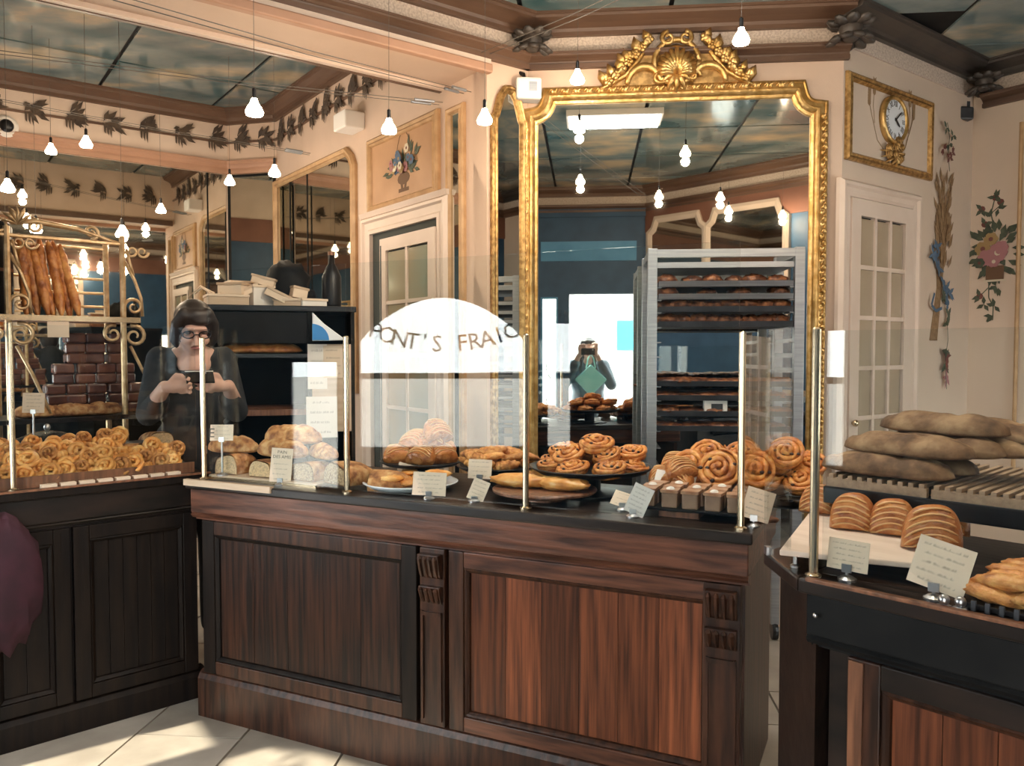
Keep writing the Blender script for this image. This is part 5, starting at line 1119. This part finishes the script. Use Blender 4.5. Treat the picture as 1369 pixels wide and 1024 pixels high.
M().prism([(x1, z1), (x2, z2), (x2-.02, z2+.015), (x0+.06, z0-.06), (x0, z0)], -.06, -.015, 'y').obj('bag_body', WHITE, t, bevel=.004)
m = M(); m.prism([(x1, z1+.004)]+[(x1+.085*cos(a), z1+.004+.085*sin(a)) for a in [pi/2*i/8 for i in range(9)]], -.062, -.060, 'y'); m.obj('blue_print', mat('print_blue', (.03, .22, .55), .4), t)
# ---------------------------------------------------------------- people
def eye_pair(par, c, sx, mt, r=.012, y=0):
    for sg in (-1, 1): m = M(); m.ell((c[0]+sg*sx, c[1], c[2]), (r, r*.7, r*.6), 8, 6); m.obj('eye', mt, par, smooth=True)
EYEW = mat('eye_dark', (.05, .03, .025), .2); LIPS = mat('lips', (.42, .16, .14), .5)
def head(hx, hy, hz, down, par):
    """face parts in a head frame (x right, -y forward, z up) tilted down"""
    return Matrix.Translation((hx, hy, hz)) @ Matrix.Rotation(down, 4, 'X')
def hand(c, aim, side, curl=.9):
    """palm plus five bent fingers as capsule chains; aim = finger direction, side = thumb direction"""
    c = V(c); a = V(aim).normalized(); s = V(side); s = (s-a*s.dot(a)).normalized(); n = a.cross(s); ps = []
    ps.append(('c', [c-a*.035, c+a*.0, c+a*.04], [.024, .030, .028]))
    for i, (o, l) in enumerate(((.030, .068), (.010, .078), (-.010, .073), (-.030, .056))):
        b = c+a*.045+s*o; k1 = b+(a*cos(curl*.4)+n*sin(curl*.4))*l*.5; k2 = k1+(a*cos(curl*1.2)+n*sin(curl*1.2))*l*.32; k3 = k2+(a*cos(curl*2)+n*sin(curl*2))*l*.26
        ps.append(('c', [b-a*.02, b, k1, k2, k3], [.0088, .0080, .0075, .0070, .0062]))
    th = c+s*.022-a*.005; ps.append(('c', [c-a*.02, th, th+(s*.6+a*.7).normalized()*.035, th+(s*.35+a*.9+n*.2).normalized()*.062], [.016, .013, .011, .009]))
    return ps
def headparts(mx, sc=1):
    f = lambda x, y, z: tuple(mx @ V((x*sc, y*sc, z*sc)))
    s = sc
    return [('e', f(0, .008, .025), (.073*s, .088*s, .088*s)), ('e', f(0, -.022, -.045), (.056*s, .060*s, .066*s)), ('e', f(0, -.045, -.088), (.030*s, .028*s, .024*s)),
            ('c', [f(0, -.083, .012), f(0, -.100, -.018), f(0, -.104, -.030)], [.009*s, .012*s, .014*s]), ('e', f(.036, -.062, -.03), (.026*s, .024*s, .024*s)), ('e', f(-.036, -.062, -.03), (.026*s, .024*s, .024*s)),
            ('e', f(0, -.078, .032), (.05*s, .016*s, .012*s)), ('e', f(.074, .01, -.01), (.010*s, .018*s, .030*s)), ('e', f(-.074, .01, -.01), (.010*s, .018*s, .030*s))], f
# saleswoman
ps_ = pd(257, 440, 3.80); az = atan2(-ps_.x, ps_.y)
t = thing('person', 'saleswoman in black with short dark hair and glasses looking down at her phone', 'person', (ps_.x, ps_.y, 0), az+.12)
t.scale = (1.04,)*3
hz = 1.475; mx = head(0, -.05, hz, .42, t); hp, f = headparts(mx, 1.0)
LH, RH = V((-.112, -.30, 1.225)), V((.062, -.31, 1.225))
body = hp+[('c', [(0, -.0, 1.40), (0, -.03, 1.48)], [.052, .050]), ('c', [(0, .03, 1.36), (0, .0, 1.40)], [.07, .055]), ('e', (0, .0, 1.355), (.12, .055, .045)), ('e', (0, -.045, 1.315), (.075, .03, .06)), ('e', (0, .03, 1.15), (.15, .10, .22)), ('e', (0, .04, .92), (.165, .12, .16)),
    ('c', [(-.09, .05, .88), (-.09, .03, .48), (-.09, .05, .08), (-.09, -.10, .04)], [.09, .06, .045, .035]), ('c', [(.09, .05, .88), (.09, .03, .48), (.09, .05, .08), (.09, -.10, .04)], [.09, .06, .045, .035]),
    ('c', [(-.145, .03, 1.33), (-.19, .0, 1.10), tuple(LH+V((-.03, .05, -.005)))], [.052, .042, .028]), ('c', [(.145, .03, 1.33), (.19, .0, 1.10), tuple(RH+V((.05, .05, -.005)))], [.052, .042, .028])]
body += hand(LH, (.7, -.5, .1), (.1, -.3, 1), .8)+hand(RH, (-.6, -.5, .1), (.1, -.3, 1), .9)
blob('body', body, SKIN, t, .0055, 2)
blob('black_top', [('c', [(0, .05, 1.33), (0, .05, 1.2)], [.10, .12]), ('e', (.095, .02, 1.335), (.075, .07, .055)), ('e', (-.095, .02, 1.335), (.075, .07, .055)), ('e', (0, .03, 1.14), (.15, .12, .21)), ('e', (0, -.035, 1.245), (.13, .065, .05)), ('e', (0, .04, .92), (.18, .14, .18)), ('c', [(-.135, .03, 1.335), (-.19, .0, 1.09), (-.155, -.14, 1.165)], [.062, .054, .045]), ('c', [(.135, .03, 1.335), (.19, .0, 1.09), (.13, -.16, 1.165)], [.062, .054, .045])], CLOTH, t, .012, 3)
blob('trousers', [('c', [(-.09, .05, .88), (-.09, .03, .48), (-.09, .05, .10)], [.105, .078, .07]), ('c', [(.09, .05, .88), (.09, .03, .48), (.09, .05, .10)], [.105, .078, .07]), ('e', (0, .04, .88), (.175, .13, .10))], CLOTH, t, .015, 2)
hr = [('e', f(0, .018, .045), (.086, .098, .086)), ('e', f(0, -.045, .082), (.066, .048, .034)), ('e', f(.02, -.075, .066), (.045, .020, .018)), ('e', f(0, .055, -.01), (.085, .060, .10))]+[('c', [f(sg*.05, -.05, .095), f(sg*.078, -.045, .04), f(sg*.084, -.025, -.04), f(sg*.072, -.02, -.075)], [.026, .024, .022, .014]) for sg in (-1, 1)]
blob('hair', hr, HAIR, t, .009, 2)
gm = M(); gm.T = mx
for sg in (-1, 1): gm.tube([(sg*.034+.024*cos(a), -.104, .012+.017*sin(a)) for a in [2*pi*i/14 for i in range(15)]], .0032, 5); gm.tube([(sg*.058, -.103, .014), (sg*.078, .0, .012)], .0028, 5)
gm.tube([(-.010, -.106, .014), (.010, -.106, .014)], .003, 5); gm.obj('glasses', BLACK, t)
em = M(); em.T = mx
for sg in (-1, 1): em.ell((sg*.033, -.083, .012), (.013, .008, .006), 8, 5)
em.obj('eyes', EYEW, t, smooth=True)
lm = M(); lm.T = mx; lm.ell((0, -.088, -.058), (.022, .010, .007), 10, 5); lm.obj('mouth', LIPS, t, smooth=True)
o = M().box(-.075, .04, -.006, .004, -.035, .035).obj('phone', BLACK, loc=t.matrix_basis @ V((0, 0, 0))); bpy.context.view_layer.update()
o.location = (t.matrix_world @ V((-.0, -.362, 1.262))); o.rotation_euler = (-.9, 0, az+.12); tag(o, 'phone with pale edge held by the saleswoman in black', 'phone'); M().box(-.076, .041, -.0075, -.006, .032, .036).obj('phone_edge', CARDW, o)
# photographer in the doorway, seen in the gilt mirror
t = thing('person', 'woman in grey coat raising a phone, seen only in the gilt mirror', 'person', (0, -.36, 0), pi)
hz = 1.45; mx = head(0, -.03, hz, .05, t); hp, f = headparts(mx, .98)
LH, RH = V((-.075, -.285, 1.425)), V((.075, -.285, 1.425))
body = hp+[('c', [(0, .0, 1.30), (0, .0, 1.42)], [.052, .048]), ('e', (0, .02, 1.10), (.14, .10, .22)), ('e', (0, .02, .88), (.16, .12, .15)), ('c', [(-.09, .02, .85), (-.09, .0, .46), (-.09, .02, .08), (-.09, -.12, .04)], [.09, .06, .045, .035]), ('c', [(.09, .02, .85), (.09, .0, .46), (.09, .02, .08), (.09, -.12, .04)], [.09, .06, .045, .035]),
    ('c', [(-.17, .02, 1.27), (-.24, -.10, 1.08), tuple(LH+V((-.02, .035, -.04)))], [.05, .04, .027]), ('c', [(.17, .02, 1.27), (.24, -.10, 1.08), tuple(RH+V((.02, .035, -.04)))], [.05, .04, .027])]
body += hand(LH, (.1, -.2, 1), (.9, .3, .1), 1.0)+hand(RH, (-.1, -.2, 1), (-.9, .3, .1), 1.0)
blob('body', body, SKIN, t, .0060, 2)
blob('coat', [('e', (.10, .02, 1.275), (.09, .08, .06)), ('e', (-.10, .02, 1.275), (.09, .08, .06)), ('e', (0, .02, 1.08), (.19, .135, .24)), ('c', [(0, .02, .95), (0, .02, .62)], [.18, .20]), ('c', [(-.17, .02, 1.27), (-.25, -.10, 1.07), (-.13, -.215, 1.30)], [.07, .062, .05]), ('c', [(.17, .02, 1.27), (.25, -.10, 1.07), (.13, -.215, 1.30)], [.07, .062, .05])], COATM, t, .013, 3)
hr = [('e', f(0, .025, .05), (.088, .092, .085)), ('e', f(0, .055, -.06), (.088, .06, .14)), ('e', f(0, -.055, .085), (.055, .03, .025))]+[('c', [f(sg*.06, -.035, .08), f(sg*.084, -.02, -.03), f(sg*.088, -.03, -.15), f(sg*.085, -.055, -.25)], [.026, .026, .028, .016]) for sg in (-1, 1)]
blob('hair', hr, HAIR, t, .010, 2)
em = M(); em.T = mx
for sg in (-1, 1): em.ell((sg*.032, -.082, .012), (.012, .008, .007), 8, 5)
em.obj('eyes', EYEW, t, smooth=True); lm = M(); lm.T = mx; lm.ell((0, -.086, -.058), (.020, .010, .007), 10, 5); lm.obj('mouth', LIPS, t, smooth=True)
o = M().box(-.072, .072, -.004, .004, -.036, .036).obj('phone', BLACK, bevel=.003, loc=(0, -.045, 1.425)); tag(o, 'dark phone held up by the woman reflected in the gilt mirror', 'phone')
m = M(); m.ell((.05, .0045, .018), (.007, .002, .007), 10, 5); m.obj('lens_ring', STEEL, o)
t = thing('tote_bag', 'teal cloth bag hanging from the wrist of the woman reflected in the gilt mirror', 'bag', (.03, -.10, 1.15))
m = M(); m.prism([(0, -.20), (.17, -.02), (0, .14), (-.17, -.02)], -.03, .012, 'y'); m.obj('bag_body', TOTE, t, bevel=.012)
m = M(); m.tube([(-.05, 0, .10), (-.03, -.01, .20), (.0, -.02, .25), (.03, -.01, .20), (.05, 0, .10)], .007, 6); m.obj('handle', TOTE, t)
# purple garment hung at the left edge
p, z = fL(14, 720, -.02); s_ = (p-V((LL.x, LL.y, 0))).dot(tL3)
o = M().ell((0, 0, -.22), (.13, .05, .24), 26, 12, lambda d: 1+.10*sin(d.x*16)*(.4-d.z*.6)+.06*sin(d.x*31+d.z*3)).obj('purple_garment', PURPLE, smooth=True, loc=Lp(s_-.04, -.06, z+.08), rz=RL); tag(o, 'purple garment hanging before the left counter at the edge', 'garment')
# ---------------------------------------------------------------- lamps on cables
t = thing('ceiling_light', 'flat rectangular ceiling light panel seen only in the gilt mirror', 'lamp', (.18, 2.5, ZC-.045)); M().box(-.34, .34, -.16, .16, .004, .045).obj('housing', CARDW, t); M().box(-.32, .32, -.14, .14, -.004, .004).obj('diffuser', PANELG, t)
pdl = bpy.data.lights.new('panel_light', 'AREA'); pdl.shape = 'RECTANGLE'; pdl.size = .64; pdl.size_y = .28; pdl.energy = 14; po_ = bpy.data.objects.new('panel_light', pdl); C.objects.link(po_); po_.location = (.18, 2.5, ZC-.055)
bm_ = M().lathe([(.0005, .018), (.011, .014), (.015, 0), (.026, -.018), (.034, -.036), (.030, -.048), (.001, -.054)], 14).mesh('glowing_bulb', BULB, True)
sm_ = M().lathe([(.007, .012), (.008, .016), (.008, .05), (.003, .055)], 10).mesh('socket', BLACK)
BL = [(772, 97, 3.75, 'by the left shoulder of the gilt crest'), (991, 42, 3.2, 'above the right half of the gilt mirror'), (340, 137, 3.05, 'large and near below the beam'), (520, 163, 3.5, 'in front of the flower basket panel'), (648, 150, 3.45, 'at the pier left of the narrow mirror'), (367, 224, 4.6, 'in front of the tall passage mirror'), (115, 185, 4.5, 'against the pink frieze left of centre'), (68, 195, 5.0, 'farther back left of the frieze lamp'), (307, 237, 5.3, 'in the angled corner of the back room'), (10, 243, 4.0, 'at the left edge above the bread rack'), (163, 305, 4.4, 'above the end post of the bread rack'), (48, 300, 4.8, 'behind the scroll of the bread rack'), (215, 275, 5.6, 'in front of the back wall mirror')]
def hang(p, lab, zc, pw_=1.0):
    t = thing('hanging_bulb', lab, 'lamp', p, 0, 'bare bulbs hung on cables'); link(bm_, 'bulb', t); link(sm_, 'socket', t)
    m = M(); m.tube([(0, 0, .05), (.004, 0, zc-p.z)], .0011, 5); m.obj('wire', WIRE, t)
    ld = bpy.data.lights.new('bulb_light', 'POINT'); ld.energy = BULB_W*pw_; ld.color = (1, .78, .55); ld.shadow_soft_size = .025; lo = bpy.data.objects.new('bulb_light', ld); C.objects.link(lo); lo.location = p+V((0, 0, -.085))
for px, py, d, lab in BL:
    p = pd(px, py, d); v_ = p.dot(W); hang(p, 'glowing bare bulb '+lab, ZA if v_ > vP+.4 else ZB if v_ > vP-.02 else ZC-.002)
for x, y, z, lab in ((-.06, 2.55, 2.68, 'upper left'), (.54, 2.08, 2.65, 'middle'), (1.02, 1.98, 2.65, 'upper right'), (1.19, 1.36, 2.65, 'lower right'), (1.7, 1.1, 2.65, 'far right')):
    hang(V((x, y, z)), 'bulb seen only reflected in the gilt mirror, %s one' % lab, ZC-.002, 1.7)
def cable(lab, p, q, tb=True, gap=.045):
    t = thing('light_cable', lab, 'cable', p); d = q-p; sd_ = V((-d.y, d.x, 0)).normalized()*gap
    for o_ in (V((0, 0, 0)), sd_):
        m = M(); m.tube([o_, o_+d*.5-V((0, 0, .012)), o_+d], .0018, 5); m.obj('strand', WIRE, t)
        if tb: m = M(); u_ = d.normalized(); m.tube([o_+d-u_*.16, o_+d-u_*.05], .008, 8); m.obj('turnbuckle', ALU, t)
pier = g(uP-.02, vP+.02)
cable('tensioned lamp cables running along the underside of the beam', pd(40, -40, 2.2), V((pd(630, 123, 4.0).x, pd(630, 123, 4.0).y, pd(630, 123, 4.0).z)))
cable('tensioned lamp cables of the back room ending at the flower basket panel', pd(-60, 60, 3.2), pd(592, 137, 4.25))
cable('tensioned lamp cables crossing the annex below the garland frieze', pd(-40, 125, 4.6), pd(415, 205, 5.35))
cable('tensioned lamp cables in the upper right crossing to the corner boss', pd(990, -75, 2.3), pd(655, 72, 4.0), False)
